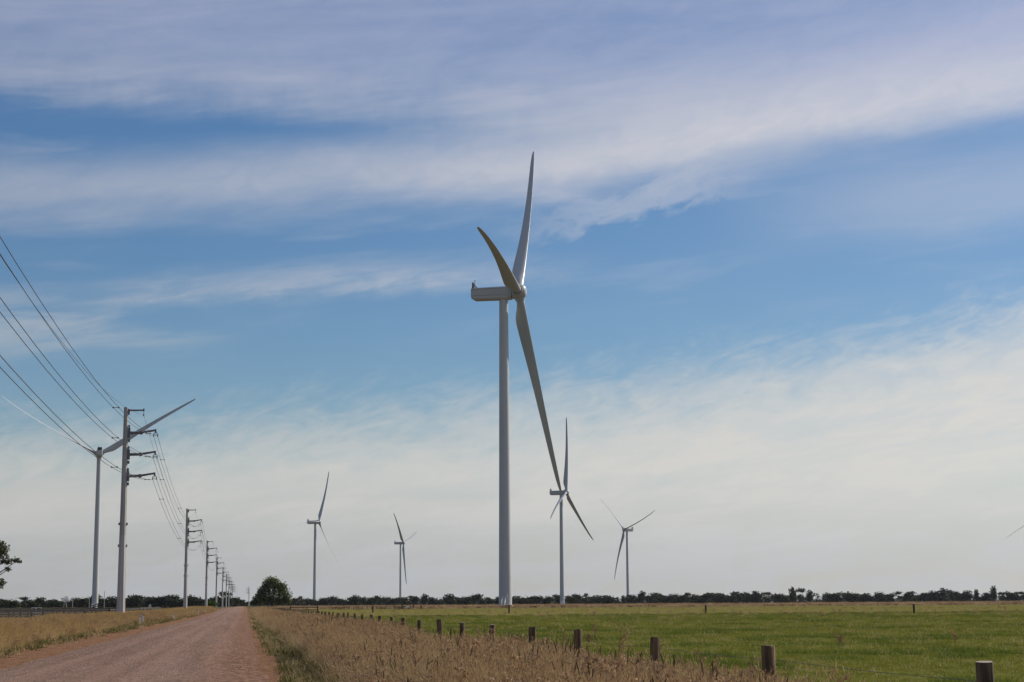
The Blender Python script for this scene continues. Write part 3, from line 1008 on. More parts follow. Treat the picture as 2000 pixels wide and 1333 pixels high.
# wind pump
o = tag(empty('wind_pump', (-103.3, 1052, 0.8)), 'small farm wind pump with a pale round fan above the left treeline', 'wind pump')
mb = MB()
for sx, sy in ((-1, -1), (1, -1), (1, 1), (-1, 1)):
    mb.bar((sx * 1.0, sy * 1.0, -0.2), (sx * 0.12, sy * 0.12, 5.1), 0.12)
for z in (1.5, 3.2):
    k = 1.0 - 0.88 * z / 5.1
    for (a, b) in (((-1, -1), (1, -1)), ((1, -1), (1, 1)), ((1, 1), (-1, 1)), ((-1, 1), (-1, -1))):
        mb.bar((a[0] * k, a[1] * k, z), (b[0] * k, b[1] * k, z), 0.08)
mb.build('tower', M['steel'], o)
for k in range(14):
    a = 2 * math.pi * k / 14
    MB().box((0, 0, 1.05), (0.42, 0.05, 1.25), Matrix.Rotation(0.45, 3, 'Z'), 1.0).build('vane', M['white'], o, loc=(0.25, -0.5, 5.2), rot=(0, a, 0))
MB().tube([(0.25, -0.6, 5.2), (0.25, 0.9, 5.2)], 0.14, 8).build('hub', M['steel'], o)
MB().bar((0.2, 0.5, 5.2), (-1.7, 1.4, 5.25), 0.08).build('tail_boom', M['steel'], o)
MB().box((-2.0, 1.55, 5.3), (1.0, 0.05, 0.8)).build('tail', M['steel'], o)

# ------------------------------------------------------------------ white guide posts
gp = MB()
gp.box((0, 0, 0.35), (0.11, 0.05, 1.1))
gpm = gp.mesh('marker_body', M['white'])
gpr = MB().box((0, -0.03, 0.78), (0.06, 0.012, 0.14)).mesh('reflector', M['cooler'])
for x, y, h, lean, lab in ((-9.21, 159.5, 0.82, 7, 'white guide post leaning right, left one of the pair by the nearest power pole'),
                           (-9.42, 168.7, 0.88, 1, 'upright white guide post, right one of the pair by the nearest power pole'),
                           (-7.71, 201.6, 0.9, -27, 'strongly leaning white guide post at the grass edge left of the road'),
                           (-8.65, 308, 1.05, 0, 'dull white guide post just right of the second power pole, left of a taller one'),
                           (-7.39, 291, 1.15, -2, 'taller white guide post right of the second power pole'),
                           (-7.44, 342, 0.85, 3, 'white guide post at the foot of the third power pole'),
                           (-5.94, 413, 0.85, -14, 'tilted white guide post just right of the fourth power pole'),
                           (-5.6, 478, 0.8, 0, 'tiny white guide post beyond the tilted one, left of the road'),
                           (2.29, 398, 0.75, 2, 'only white guide post on the right side of the road, left of the round tree')):
    o = tag(empty('guide_post', (x, y, gz(y))), lab, 'guide post', 'white guide posts beside the road')
    o.rotation_euler = (0, R(lean), 0)
    b = link('marker_body', gpm, o)
    b.scale = (1, 1, h / 0.9)
    r_ = link('reflector', gpr, o)
    r_.scale = (1, 1, h / 0.9)


# ------------------------------------------------------------------ trees
def leaf_quads(g, lobes, n, size, shell=0.45, flat=0.0):
    """leaf-sized quads through the volume of several ellipsoid lobes, denser outside"""
    g = np.random.default_rng(g)
    lob = np.array([[*c, *r] for c, r in lobes], float)
    w = (lob[:, 3] * lob[:, 4] * lob[:, 5]) ** 0.75
    idx = g.choice(len(lob), n, p=w / w.sum())
    d = g.normal(size=(n, 3))
    d /= np.linalg.norm(d, axis=1)[:, None]
    rad = g.random(n) ** shell
    wob = 1 + 0.22 * np.sin(d[:, 0] * 5 + idx * 1.7) * np.cos(d[:, 2] * 6 + idx) + 0.12 * np.sin(d[:, 1] * 11 + idx * 2.3)
    p = lob[idx, :3] + d * (rad * wob)[:, None] * lob[idx, 3:]
    a = g.normal(size=(n, 3))
    a /= np.linalg.norm(a, axis=1)[:, None]
    b = g.normal(size=(n, 3))
    b -= (b * a).sum(1)[:, None] * a
    b /= np.linalg.norm(b, axis=1)[:, None]
    s = size * g.uniform(0.55, 1.3, n)[:, None]
    a, b = a * s, b * s * g.uniform(0.45, 0.9, n)[:, None]
    vs = np.stack([p - a, p + b * 0.8 - a * 0.1, p + a, p - b * 0.8 + a * 0.1], 1).reshape(-1, 3)
    return vs, np.arange(4 * n).reshape(-1, 4)


def leaf_mesh(name, mat, *args, **kw):
    vs, fs = leaf_quads(*args, **kw)
    me = bpy.data.meshes.new(name)
    me.from_pydata(vs.tolist(), [], fs.tolist())
    me.materials.append(mat)
    return me


def trunk_mesh(mat, base_r, fork, ends, n=7, bend=0.3, seed=0):
    g = random.Random(seed)
    mb = MB()
    mb.tube([(0, 0, -0.3), (g.uniform(-bend, bend) * 0.3, 0, fork * 0.5), (0, 0, fork)], [base_r * 1.15, base_r * 0.9, base_r * 0.75], n)
    for e in ends:
        e = Vector(e)
        m = Vector((e.x * 0.45 + g.uniform(-bend, bend), e.y * 0.45 + g.uniform(-bend, bend), fork + (e.z - fork) * 0.5))
        mb.tube([(0, 0, fork - 0.1), m, e], [base_r * 0.6, base_r * 0.38, base_r * 0.12], 6)
    return mb.mesh('trunk', mat, smooth=True)


def tree(name, loc, label, trunk, crown, group=None, scale=(1, 1, 1), rz=0.0, cat='tree'):
    o = tag(empty(name, loc, rz), label, cat, group)
    o.scale = scale
    link('trunk', trunk, o)
    link('crown', crown, o)
    return o


# the big round tree beside the road
lobes = [((0, 0, 9.3), (3.6, 3.5, 3.4)), ((-2.6, 0.4, 8.2), (2.3, 2.4, 2.2)), ((1.9, -1, 10.2), (2.7, 2.6, 2.2)), ((3.6, 0, 7.4), (3.1, 3.0, 2.6)), ((-0.6, 1, 11.4), (2.7, 2.6, 1.9)),
         ((5.6, -0.4, 5.6), (3.1, 3.0, 2.7)), ((-4.2, 0.2, 7.0), (2.2, 2.4, 2.1)), ((4.4, 0.4, 9.0), (2.4, 2.4, 2.0)), ((-2.4, 0.3, 10.2), (2.2, 2.2, 1.7)), ((6.6, 0.5, 3.6), (2.4, 2.5, 1.9)), ((1.4, -1.5, 5.0), (3.6, 3.4, 2.6)), ((-3.0, 0, 5.2), (2.8, 3.0, 2.6)), ((4.0, 1.5, 2.9), (2.4, 2.4, 1.5)), ((-1.6, 0, 3.2), (2.8, 2.6, 1.7)), ((2.6, -1, 2.7), (2.6, 2.4, 1.4)), ((6.4, 0.5, 2.5), (2.2, 2.2, 1.3)), ((-4.0, 0.4, 3.4), (1.9, 2, 1.6))]
cr = leaf_mesh('crown', M['leaf_oak'], 1, lobes, 6600, 0.40, shell=0.42)
tr = trunk_mesh(M['bark'], 0.55, 2.4, [(-2.6, 0, 7.2), (2.6, 0, 8.6), (5.2, 0, 4.9), (0.2, 1, 10.4), (-3, -1, 4.8), (2.0, -2, 5)], seed=2)
tree('round_tree', (11.6, 770, 0.8), 'big round bushy tree standing alone at the right edge of the road', tr, cr)
lobes = [((0, 0, 5.6), (2.4, 2.4, 2.2)), ((-1.4, 0, 4.0), (2.3, 2.3, 1.8)), ((1.0, 0.5, 7.3), (1.9, 1.9, 1.6)), ((1.3, 0, 3.4), (2.0, 2.0, 1.5)), ((-2.4, 0, 2.9), (1.4, 1.5, 1.2))]
cr = leaf_mesh('crown', M['leaf_oak'], 5, lobes, 2200, 0.36, shell=0.5)
tr = trunk_mesh(M['bark'], 0.42, 1.6, [(-1.4, 0, 4), (1, 0, 6.4), (0.2, 0.5, 5)], seed=5)
tree('leaning_tree', (7.2, 830, 0.8), 'smaller dark tree pressed against the left side of the big round tree', tr, cr)
lobes = [((0, 0, 2.6), (2.0, 2, 1.5)), ((1.6, 0, 3.3), (1.7, 1.7, 1.5)), ((3.0, 0, 2.4), (1.5, 1.5, 1.2))]
cr = leaf_mesh('crown', M['leaf_far'], 6, lobes, 1000, 0.4, shell=0.5)
tr = trunk_mesh(M['bark'], 0.3, 0.9, [(0, 0, 2.4), (1.6, 0, 3)], seed=6)
tree('low_tree', (4.9, 1020, 0.8), 'low spreading tree between the far right power pole and the big round tree', tr, cr)

# gum tree cut by the left edge of the frame
gum_lobes = [((4.3, 0, 9.6), (1.25, 1.2, 1.35)), ((3.4, 0.6, 10.6), (1.5, 1.4, 1.2)), ((5.0, 0, 8.35), (0.9, 0.8, 0.42)), ((6.2, 0.1, 8.6), (0.75, 0.7, 0.38)), ((6.9, 0, 8.35), (0.42, 0.4, 0.2)), ((5.3, 0.2, 7.35), (0.52, 0.5, 0.34)),
             ((4.3, 0, 5.4), (0.85, 0.8, 0.8)), ((3.4, 0.4, 4.8), (1.1, 1.0, 0.9)), ((1.5, 0, 9.8), (2.2, 2.0, 1.8)), ((0, 0, 11.2), (2.6, 2.5, 1.6)), ((-2.6, 0.5, 9.5), (2.4, 2.4, 1.7)), ((-3.8, 0, 7.2), (2.0, 2, 1.2)), ((2.0, 1, 7.6), (1.4, 1.3, 0.8))]
cr = leaf_mesh('crown', M['leaf_gum'], 9, gum_lobes, 11000, 0.18, shell=0.45)
tr = trunk_mesh(M['pale_bark'], 0.34, 3.2, [(6.4, 0, 8.4), (4.2, 0, 9.6), (4.0, 0.1, 5.2), (5.3, 0.2, 7.3), (0.4, 0, 10.6), (-2.6, 0.4, 9.2), (-3.6, 0, 7), (1.6, 0, 9)], seed=7, bend=0.25)
tree('gum_tree', (-37.75, 250, -0.6), 'open gum tree cut off by the left edge of the photo', tr, cr)
# green bush by the third pole
lobes = [((0, 0, 1.3), (2.0, 1.8, 1.3)), ((1.5, 0, 1.1), (1.5, 1.4, 1.0)), ((-1.4, 0.3, 0.9), (1.3, 1.2, 0.9))]
cr = leaf_mesh('crown', M['leaf_bush'], 12, lobes, 900, 0.22, shell=0.5)
tr = trunk_mesh(M['bark'], 0.12, 0.4, [(0.8, 0, 1.2), (-0.8, 0, 1.1), (0, 0, 1.6)], seed=8)
tree('green_bush', (-11.4, 590, 0.78), 'rounded bright green bush right behind the third power pole', tr, cr, cat='bush')

# the tree belts on the horizon
PX = lambda px, Y: math.tan(math.atan((px - 1000) / 3438.0) + 0.1516) * Y             # measured bearing of each tree, metres right of the road
protos = []
g = random.Random(77)
for k in range(9):
    kind = ('dense', 'dense', 'dense', 'tall', 'umbrella', 'airy', 'dense', 'tall', 'dense')[k]
    # unit tree: 1 high, about 1 wide
    if kind == 'dense':
        lb = [((g.uniform(-.22, .22), g.uniform(-.2, .2), g.uniform(.45, .74)), (g.uniform(.24, .34), g.uniform(.22, .32), g.uniform(.16, .26))) for _ in range(6)]
        lb += [((g.uniform(-.35, .35), g.uniform(-.2, .2), g.uniform(.12, .32)), (.28, .26, .24)) for _ in range(5)]
        n, sz = 900, .075
    elif kind == 'tall':
        lb = [((g.uniform(-.14, .14), 0, z), (g.uniform(.2, .3), .25, .2)) for z in (.18, .34, .48, .62, .8)] + [((.18, 0, .5), (.2, .2, .18)), ((-.2, 0, .3), (.24, .24, .24))]
        n, sz = 800, .07
    elif kind == 'umbrella':
        lb = [((0, 0, .82), (.42, .4, .13)), ((-.2, 0, .74), (.26, .26, .1)), ((.24, 0, .76), (.24, .24, .1)), ((0, 0, .25), (.42, .3, .27)), ((.2, 0, .4), (.22, .2, .16))]
        n, sz = 620, .06
    else:
        lb = [((g.uniform(-.3, .3), 0, g.uniform(.5, .9)), (.17, .16, .09)) for _ in range(7)] + [((0, 0, .22), (.4, .3, .26))]
        n, sz = 480, .055
    cm = leaf_mesh('crown', M['leaf_far'], 100 + k, lb, n, sz, shell=0.5)
    tm = trunk_mesh(M['bark'], 0.028, 0.22, [tuple(c) for c, r in lb[:4]], n=5, bend=0.03, seed=k)
    protos.append((kind, tm, cm))
by_kind = {}
for p in protos: by_kind.setdefault(p[0], []).append(p)

# (pixel column, height in pixels above its foot, width in pixels, kind, own label)
RIGHT = [(502, 10, 16, 'dense'), (514, 11, 18, 'dense'), (527, 12, 18, 'dense'), (541, 12, 20, 'dense'), (556, 12, 18, 'dense'), (570, 14, 18, 'dense'), (584, 16, 22, 'airy'), (600, 13, 22, 'dense'), (612, 10, 20, 'airy'), (628, 14, 22, 'dense'), (645, 17, 24, 'dense'), (662, 14, 24, 'dense'), (685, 18.5, 20, 'dense'), (704, 15, 22, 'dense'),
         (718, 15.5, 22, 'dense'), (735, 18, 24, 'dense'), (752, 15, 22, 'dense'), (768, 15, 22, 'dense'), (786, 15, 22, 'dense'), (805, 17, 26, 'dense'), (827, 19, 24, 'tall'), (842, 15, 20, 'dense'), (856, 10, 16, 'dense'),
         (873, 19, 26, 'dense'), (893, 16, 22, 'dense'), (908, 15, 20, 'dense'), (924, 20, 30, 'dense'), (940, 11, 16, 'dense'), (953, 13, 18, 'dense'), (972, 14, 18, 'dense'), (1000, 15, 22, 'dense'), (1017, 14, 22, 'dense'),
         (1034, 15, 24, 'dense'), (1050, 15.5, 22, 'dense'), (1068, 14, 22, 'dense'), (1087, 17.5, 20, 'dense'), (1112, 16, 20, 'dense'), (1125, 20, 22, 'dense'), (1142, 19, 24, 'airy'), (1156, 14, 22, 'dense'), (1171, 16.5, 24, 'dense'),
         (1187, 17, 24, 'dense'), (1203, 12, 16, 'airy'), (1214, 15.5, 12, 'tall'), (1230, 17, 26, 'dense'), (1250, 21, 24, 'tall'), (1268, 20.5, 26, 'dense'), (1287, 20, 26, 'dense'), (1312, 18, 28, 'dense'), (1330, 16.5, 24, 'dense'),
         (1340, 21, 14, 'umbrella'), (1352, 17, 22, 'dense'), (1372, 19, 26, 'dense'), (1392, 20.5, 30, 'dense'), (1410, 20, 28, 'dense'), (1424, 16, 20, 'dense'), (1441, 21, 28, 'dense'), (1458, 21, 26, 'dense'), (1475, 22.5, 26, 'dense'),
         (1494, 20, 22, 'umbrella'), (1512, 18, 24, 'dense'), (1528, 17, 24, 'dense'), (1545, 28, 24, 'tall'), (1561, 30, 22, 'umbrella'), (1579, 22, 20, 'tall'), (1592, 17, 18, 'airy'), (1606, 15, 18, 'airy'), (1618, 18, 22, 'dense'),
         (1632, 19, 24, 'dense'), (1655, 19.5, 28, 'dense'), (1676, 17.5, 24, 'dense'), (1695, 18, 26, 'dense'), (1714, 19, 28, 'dense'), (1735, 18.5, 26, 'dense'), (1752, 20, 18, 'umbrella'), (1764, 14, 18, 'dense'), (1774, 20, 24, 'dense'),
         (1795, 19, 26, 'dense'), (1812, 23, 26, 'dense'), (1835, 26, 26, 'dense'), (1854, 21, 18, 'tall'), (1868, 22, 22, 'dense'), (1886, 20, 24, 'dense'), (1904, 23, 18, 'tall'), (1920, 18, 22, 'dense'), (1938, 28, 24, 'tall'),
         (1954, 19, 24, 'umbrella'), (1970, 20, 26, 'dense'), (1988, 18, 24, 'umbrella'), (2006, 19, 26, 'dense')]
OWN = {1561: 'tallest tree of the far belt, with an open flat crown beside a dense dark one', 1545: 'tall dense tree touching the left side of the flat-crowned tallest tree of the far belt',
       1835: 'broad dome-topped tree standing above the far belt near the right edge', 1938: 'tree with a small round cap above the far belt, close to the right edge',
       1340: 'lone thin tree with a flat tuft, right of the turbine that faces left',
       1214: 'thin pointed tree just left of the foot of the turbine that faces left', 1904: 'narrow upright tree between the dome-topped tree and the round-capped one',
       1125: 'tree with a raised crown just right of the turbine under the lower blade tip'}


ORDN = ['first', 'second', 'third', 'fourth', 'fifth', 'sixth', 'seventh', 'eighth', 'ninth', 'tenth', 'eleventh', 'twelfth', 'thirteenth', 'fourteenth', 'fifteenth', 'sixteenth', 'seventeenth', 'eighteenth', 'nineteenth']
LOOK = {'dense': 'rounded dark', 'tall': 'upright dark', 'umbrella': 'flat-topped dark', 'airy': 'thin gappy'}


def numbered(items, marks, own, where):
    """each tree counted to the right from the landmark before it"""
    out, n, cur = {}, 0, None
    for px, hp, wp, kind in items:
        mk = [m for m in marks if m[0] <= px][-1]
        if mk is not cur: cur, n = mk, 0
        n += 1
        out[px] = own.get(px) or '%s tree, %s right of %s in %s' % (LOOK[kind], ORDN[n - 1], mk[1], where)
    return out


def belt(items, Y0, Yj, labeller, group, seed, zlift=0.8):
    g = random.Random(seed)
    for i, (px, hp, wp, kind) in enumerate(items):
        Y = Y0 + g.uniform(-Yj, Yj)
        h = (hp + 1.0) * Y / 3400.0
        w = wp * Y / 3400.0 * (g.uniform(1.05, 1.45) if kind == 'dense' else 1.0)
        h *= g.uniform(0.94, 1.08)
        k, tm, cm = g.choice(by_kind[kind])
        lab = labeller(px)
        o = tree('far_tree', (PX(px, Y), Y, zlift), lab, tm, cm, group)
        # widths of the unit crowns are about 1.0 (dense), .8 (tall), .9 (others)
        o.scale = (w * 1.15, w * 1.15, h * (1.06 if kind in ('dense', 'tall') else 1.05))
        o.rotation_euler = (0, 0, g.uniform(0, 6.28))


RL = numbered(RIGHT, [(0, 'the road end'), (573, 'the round roadside tree'), (783, 'the smallest turbine'), (986, 'the tallest turbine'), (1099, 'the turbine below its tip'), (1227, 'the turbine facing left'),
                      (1341, 'the lone tufted tree'), (1562, 'the flat-crowned tallest tree'), (1836, 'the dome-topped tree')], OWN, 'the far belt')
belt(RIGHT, 1830, 60, RL.get, 'dark trees of the far shelter belt', 5)

LEFT = [(6, 16, 26, 'dense'), (24, 12, 24, 'dense'), (43, 20, 24, 'umbrella'), (58, 14, 24, 'dense'), (75, 18, 24, 'dense'), (90, 15, 22, 'dense'), (106, 16, 24, 'dense'), (120, 12, 16, 'airy'),
        (143, 17, 22, 'dense'), (160, 17, 24, 'dense'), (174, 23, 28, 'dense'), (196, 18, 24, 'dense'), (214, 18.5, 24, 'dense'), (232, 18, 26, 'dense'), (248, 20, 22, 'dense'), (262, 24, 28, 'dense'), (280, 20, 26, 'dense'), (297, 20, 24, 'dense'),
        (312, 21, 26, 'dense'), (334, 23.5, 30, 'dense'), (351, 15, 24, 'dense'), (372, 20, 28, 'dense'), (392, 14, 24, 'dense'), (409, 17, 26, 'dense'), (424, 19, 24, 'dense'), (436, 26, 28, 'umbrella'), (446, 20, 22, 'dense'), (458, 17, 20, 'dense'), (466, 13, 14, 'dense')]


LOWN = {43: 'flat umbrella-shaped tree above the left treeline behind the stock yard', 436: 'tallest tree of the left treeline, with a flat cap, behind the far power poles',
        334: 'broad tree rising just left of the second power pole', 262: 'tree with a spiky top just right of the nearest power pole'}
LL = numbered(LEFT, [(-999, 'the left photo edge'), (44, 'the umbrella-shaped tree'), (128, 'the wind pump'), (188, 'the turbine seen from behind'), (240, 'the nearest power pole'), (360, 'the second power pole')], LOWN, 'the left treeline')
belt(LEFT, 1430, 45, LL.get, 'dark trees of the left treeline', 6)
belt([(474, 7, 14, 'dense'), (481, 8, 12, 'dense'), (489, 7, 14, 'dense'), (497, 9, 14, 'dense')], 2600, 60, {474: 'low hazy tree at the road end, just left of its vanishing point', 481: 'tiny hazy tree right on the vanishing point of the road', 489: 'low hazy tree behind the far right power pole', 497: 'low hazy tree between the far right power pole and the roadside trees'}.get, 'trees at the end of the road', 9)


# deep background wood that reads as one dark mass behind the single trees
def wood_mass(name, x0, x1, Y, h, n, seed):
    g = np.random.default_rng(seed)
    lb = []
    x = x0
    while x < x1:
        hh = h * g.uniform(0.6, 1.05)
        lb.append(((x, Y + g.uniform(-25, 25), hh * 0.5), (g.uniform(5, 9), 7, hh * 0.52)))
        lb.append(((x, Y + g.uniform(-25, 25), 0.9), (8, 7, 1.7)))
        x += g.uniform(4, 8)
    me = leaf_mesh(name, M['leaf_far'], seed, lb, n, 0.75, shell=0.6)
    return tag(link(name, me, None, (0, 0, 0.8)), 'dark wood behind the single trees on the horizon', 'wood', kind='stuff')


wood_mass('woodland', 14, 940, 1960, 9.6, 52000, 3)
wood_mass('woodland', -250, -8, 1540, 7.8, 20000, 4)


# ------------------------------------------------------------------ grasses
SRC = {}


def blade_strip(mb, g, base, h, lean, az, w, segs=2, curve=0.35):
    ca, sa = math.cos(az), math.sin(az)
    face = g.uniform(0, math.pi)
    wx, wy = math.cos(face) * w / 2, math.sin(face) * w / 2
    vs = []
    for i in range(segs + 1):
        s = i / segs
        r = lean * h * (s * (1 - curve) + curve * s * s)
        k = 1 - 0.75 * s
        x, y, z = base[0] + ca * r, base[1] + sa * r, h * s * (1 - 0.12 * lean * s)
        vs += [(x - wx * k, y - wy * k, z), (x + wx * k, y + wy * k, z)]
    mb.add(vs, [(2 * i, 2 * i + 1, 2 * i + 3, 2 * i + 2) for i in range(segs)])
    return Vector(((vs[-1][0] + vs[-2][0]) / 2, (vs[-1][1] + vs[-2][1]) / 2, vs[-1][2]))


def head(mb, g, top, az, L, w, droop=0.5):
    d = Vector((math.cos(az) * droop, math.sin(az) * droop, 1)).normalized()
    for f in (g.uniform(0, 3.14),):
        for q in (0, math.pi / 2):
            s = Vector((math.cos(f + q), math.sin(f + q), 0)) * w / 2
            m = top + d * L * 0.45
            mb.add([top, m + s, top + d * L, m - s], [(0, 1, 2, 3)])


def grass_clump(name, mats, seed, n, rad, h0, h1, w, lean, heads, head_l=0.1, head_w=0.016):
    g = random.Random(seed)
    a, b = MB(), MB()
    for _ in range(n):
        r = rad * math.sqrt(g.random())
        t = g.uniform(0, 6.28)
        az = g.gauss(2.6, 1.4)
        top = blade_strip(a, g, (r * math.cos(t), r * math.sin(t)), g.uniform(h0, h1), abs(g.gauss(0, lean)), az, w * g.uniform(0.6, 1.3), 3 if h1 > 0.4 else 2)
        if g.random() < heads:
            head(b, g, top - Vector((0, 0, 0.01)), az, head_l * g.uniform(0.6, 1.4), head_w * g.uniform(0.7, 1.3))
    me = bpy.data.meshes.new(name)
    off = len(a.v)
    me.from_pydata(a.v + b.v, [], a.f + [tuple(i + off for i in f) for f in b.f])
    me.materials.append(mats[0])
    me.materials.append(mats[-1])
    me.polygons.foreach_set('material_index', [0] * len(a.f) + [1] * len(b.f))
    return bpy.data.objects.new(name, me)


def weed_clump(name, seed, stems, h, mats):
    """dock-like weed: branching dry stems carrying clusters of brown husks"""
    g = random.Random(seed)
    a, b = MB(), MB()
    for _ in range(stems):
        az = g.uniform(0, 6.28)
        hh = h * g.uniform(0.7, 1.1)
        base = Vector((g.uniform(-.05, .05), g.uniform(-.05, .05), 0))
        tip = base + Vector((math.cos(az) * 0.16 * hh, math.sin(az) * 0.16 * hh, hh))
        a.tube([base, base.lerp(tip, 0.5) + Vector((g.uniform(-.02, .02), g.uniform(-.02, .02), 0)), tip], [0.0065, 0.005, 0.003], 4, caps=False)
        for k in range(7):
            s = g.uniform(0.45, 1.0)
            p = base.lerp(tip, s)
            aa = g.uniform(0, 6.28)
            q = p + Vector((math.cos(aa) * 0.13, math.sin(aa) * 0.13, g.uniform(0.05, 0.14))) * (1.25 - s * 0.6)
            a.tube([p, q], [0.004, 0.0025], 3, caps=False)
            for j in range(9):
                c = p.lerp(q, g.uniform(0.35, 1.08)) + Vector((g.gauss(0, .012), g.gauss(0, .012), g.gauss(0, .012)))
                s_ = g.uniform(0.010, 0.021)
                u = Vector((g.gauss(0, 1), g.gauss(0, 1), g.gauss(0, 1))).normalized()
                v = u.orthogonal().normalized()
                b.add([c - u * s_, c + v * s_ * .7, c + u * s_, c - v * s_ * .7], [(0, 1, 2, 3)])
    me = bpy.data.meshes.new(name)
    off = len(a.v)
    me.from_pydata(a.v + b.v, [], a.f + [tuple(i + off for i in f) for f in b.f])
    me.materials.append(mats[0])
    me.materials.append(mats[1])
    me.polygons.foreach_set('material_index', [0] * len(a.f) + [1] * len(b.f))
    return bpy.data.objects.new(name, me)


def collection_of(name, objs):
    c = bpy.data.collections.new(name)
    for o in objs:
        c.objects.link(o)
    return c


def scatter(name, label, cat, coll, pts, scl, idx, tilt=0.08, seed=1):
    """one object: instances of the clumps in coll on the points, by geometry nodes"""
    g = np.random.default_rng(seed)
    n = len(pts)
    me = bpy.data.meshes.new(name)
    me.from_pydata([tuple(p) for p in pts], [], [])
    rot = np.stack([g.normal(0, tilt, n), g.normal(0, tilt, n), g.uniform(0, 6.283, n)], 1)
    at = me.attributes.new('rot', 'FLOAT_VECTOR', 'POINT')
    at.data.foreach_set('vector', rot.astype(np.float32).ravel())
    at = me.attributes.new('scl', 'FLOAT_VECTOR', 'POINT')
    at.data.foreach_set('vector', np.asarray(scl, np.float32).ravel())
    at = me.attributes.new('idx', 'INT', 'POINT')
    at.data.foreach_set('value', np.asarray(idx, np.int32))
    o = link(name, me)
    ng = bpy.data.node_groups.new(name + '_nodes', 'GeometryNodeTree')
    ng.interface.new_socket('Geometry', in_out='INPUT', socket_type='NodeSocketGeometry')
    ng.interface.new_socket('Geometry', in_out='OUTPUT', socket_type='NodeSocketGeometry')
    t = NT(ng)
    gi = t.node('NodeGroupInput')
    go = t.node('NodeGroupOutput')
    ci = t.node('GeometryNodeCollectionInfo', transform_space='ORIGINAL')
    ci.inputs['Collection'].default_value = coll
    ci.inputs['Separate Children'].default_value = True
    ci.inputs['Reset Children'].default_value = True
    na = lambda nm, ty: t.node('GeometryNodeInputNamedAttribute', {'Name': nm}, data_type=ty).outputs[0]
    e2r = t.node('FunctionNodeEulerToRotation', {0: na('rot', 'FLOAT_VECTOR')})
    iop = t.node('GeometryNodeInstanceOnPoints', {'Points': gi.outputs[0], 'Instance': ci.outputs[0], 'Rotation': e2r.outputs[0], 'Scale': na('scl', 'FLOAT_VECTOR'),
                                                   'Pick Instance': True, 'Instance Index': na('idx', 'INT')})
    t.l.new(iop.outputs[0], go.inputs[0])
    md = o.modifiers.new('scatter', 'NODES')
    md.node_group = ng
    return tag(o, label, cat, kind='stuff')


def field_points(g, n, x_of, y0, y1, power=1.0):
    y = y0 + (y1 - y0) * g.random(n) ** power
    x = x_of(y, g.random(n))
    return x, y


def vnoise(x, y, seed):
    """cheap smooth value noise for patchy growth, 0..1"""
    s = np.zeros_like(x)
    g = np.random.default_rng(seed)
    for _ in range(7):
        a = g.uniform(0, 6.28)
        k = g.uniform(0.25, 1.6)
        s += np.sin((x * math.cos(a) + y * 0.4 * math.sin(a)) * k + g.uniform(0, 6.28))
    return np.clip(0.5 + s / 7.5, 0, 1)


gz_np = lambda y: np.interp(y, YB, [gz(v) for v in YB])

# ---- dry verge on the right of the road
dry = [grass_clump('straw_clump_%d' % k, (M['straw'], M['husk'] if k % 2 else M['straw']), 20 + k, 34, 0.17, 0.40, 0.92, 0.0042, 0.36, 0.95, 0.055, 0.0085) for k in range(7)]
dry += [weed_clump('dock_clump_%d' % k, 60 + k, 4, 0.86, (M['husk'], M['husk'])) for k in range(3)]
dry += [grass_clump('green_base_%d' % k, (M['weed_green'],), 50 + k, 26, 0.16, 0.22, 0.5, 0.010, 0.45, 0.0) for k in range(2)]


def spike_clump(name, seed):
    """taller stems with thick dark green-brown seed spikes, and a bleached broken stem"""
    g = random.Random(seed)
    a, b = MB(), MB()
    for _ in range(3):
        az = g.uniform(0, 6.28)
        top = blade_strip(a, g, (g.uniform(-.1, .1), g.uniform(-.1, .1)), g.uniform(0.8, 1.0), abs(g.gauss(0, .2)), az, 0.006, 3)
        d = Vector((math.cos(az) * 0.3, math.sin(az) * 0.3, 1)).normalized()
        b.tube([top - d * 0.02, top + d * 0.03, top + d * 0.07, top + d * 0.11], [0.003, 0.0075, 0.007, 0.002], 6)
    q = Vector((g.uniform(-.1, .1), g.uniform(-.1, .1), g.uniform(.5, .8)))
    aa = g.uniform(0, 6.28)
    a.tube([q, q + Vector((math.cos(aa) * .3, math.sin(aa) * .3, g.uniform(-.1, .15)))], [0.005, 0.003], 4)
    me = bpy.data.meshes.new(name)
    off = len(a.v)
    me.from_pydata(a.v + b.v, [], a.f + [tuple(i + off for i in f) for f in b.f])
    me.materials.append(M['bleached'])
    me.materials.append(M['spike'])
    me.polygons.foreach_set('material_index', [0] * len(a.f) + [1] * len(b.f))
    return bpy.data.objects.new(name, me)


dry += [spike_clump('spike_clump_%d' % k, 80 + k) for k in range(3)]
dry_c = collection_of('dry_grass_sources', dry)            # collection order is by name
names = sorted(o.name for o in dry)
ID = {nm: i for i, nm in enumerate(names)}
straw_ids = [ID[o.name] for o in dry[:7]]
dock_ids = [ID[o.name] for o in dry[7:10]]
gb_ids = [ID[o.name] for o in dry[10:12]]
sp_ids = [ID[o.name] for o in dry[12:15]]


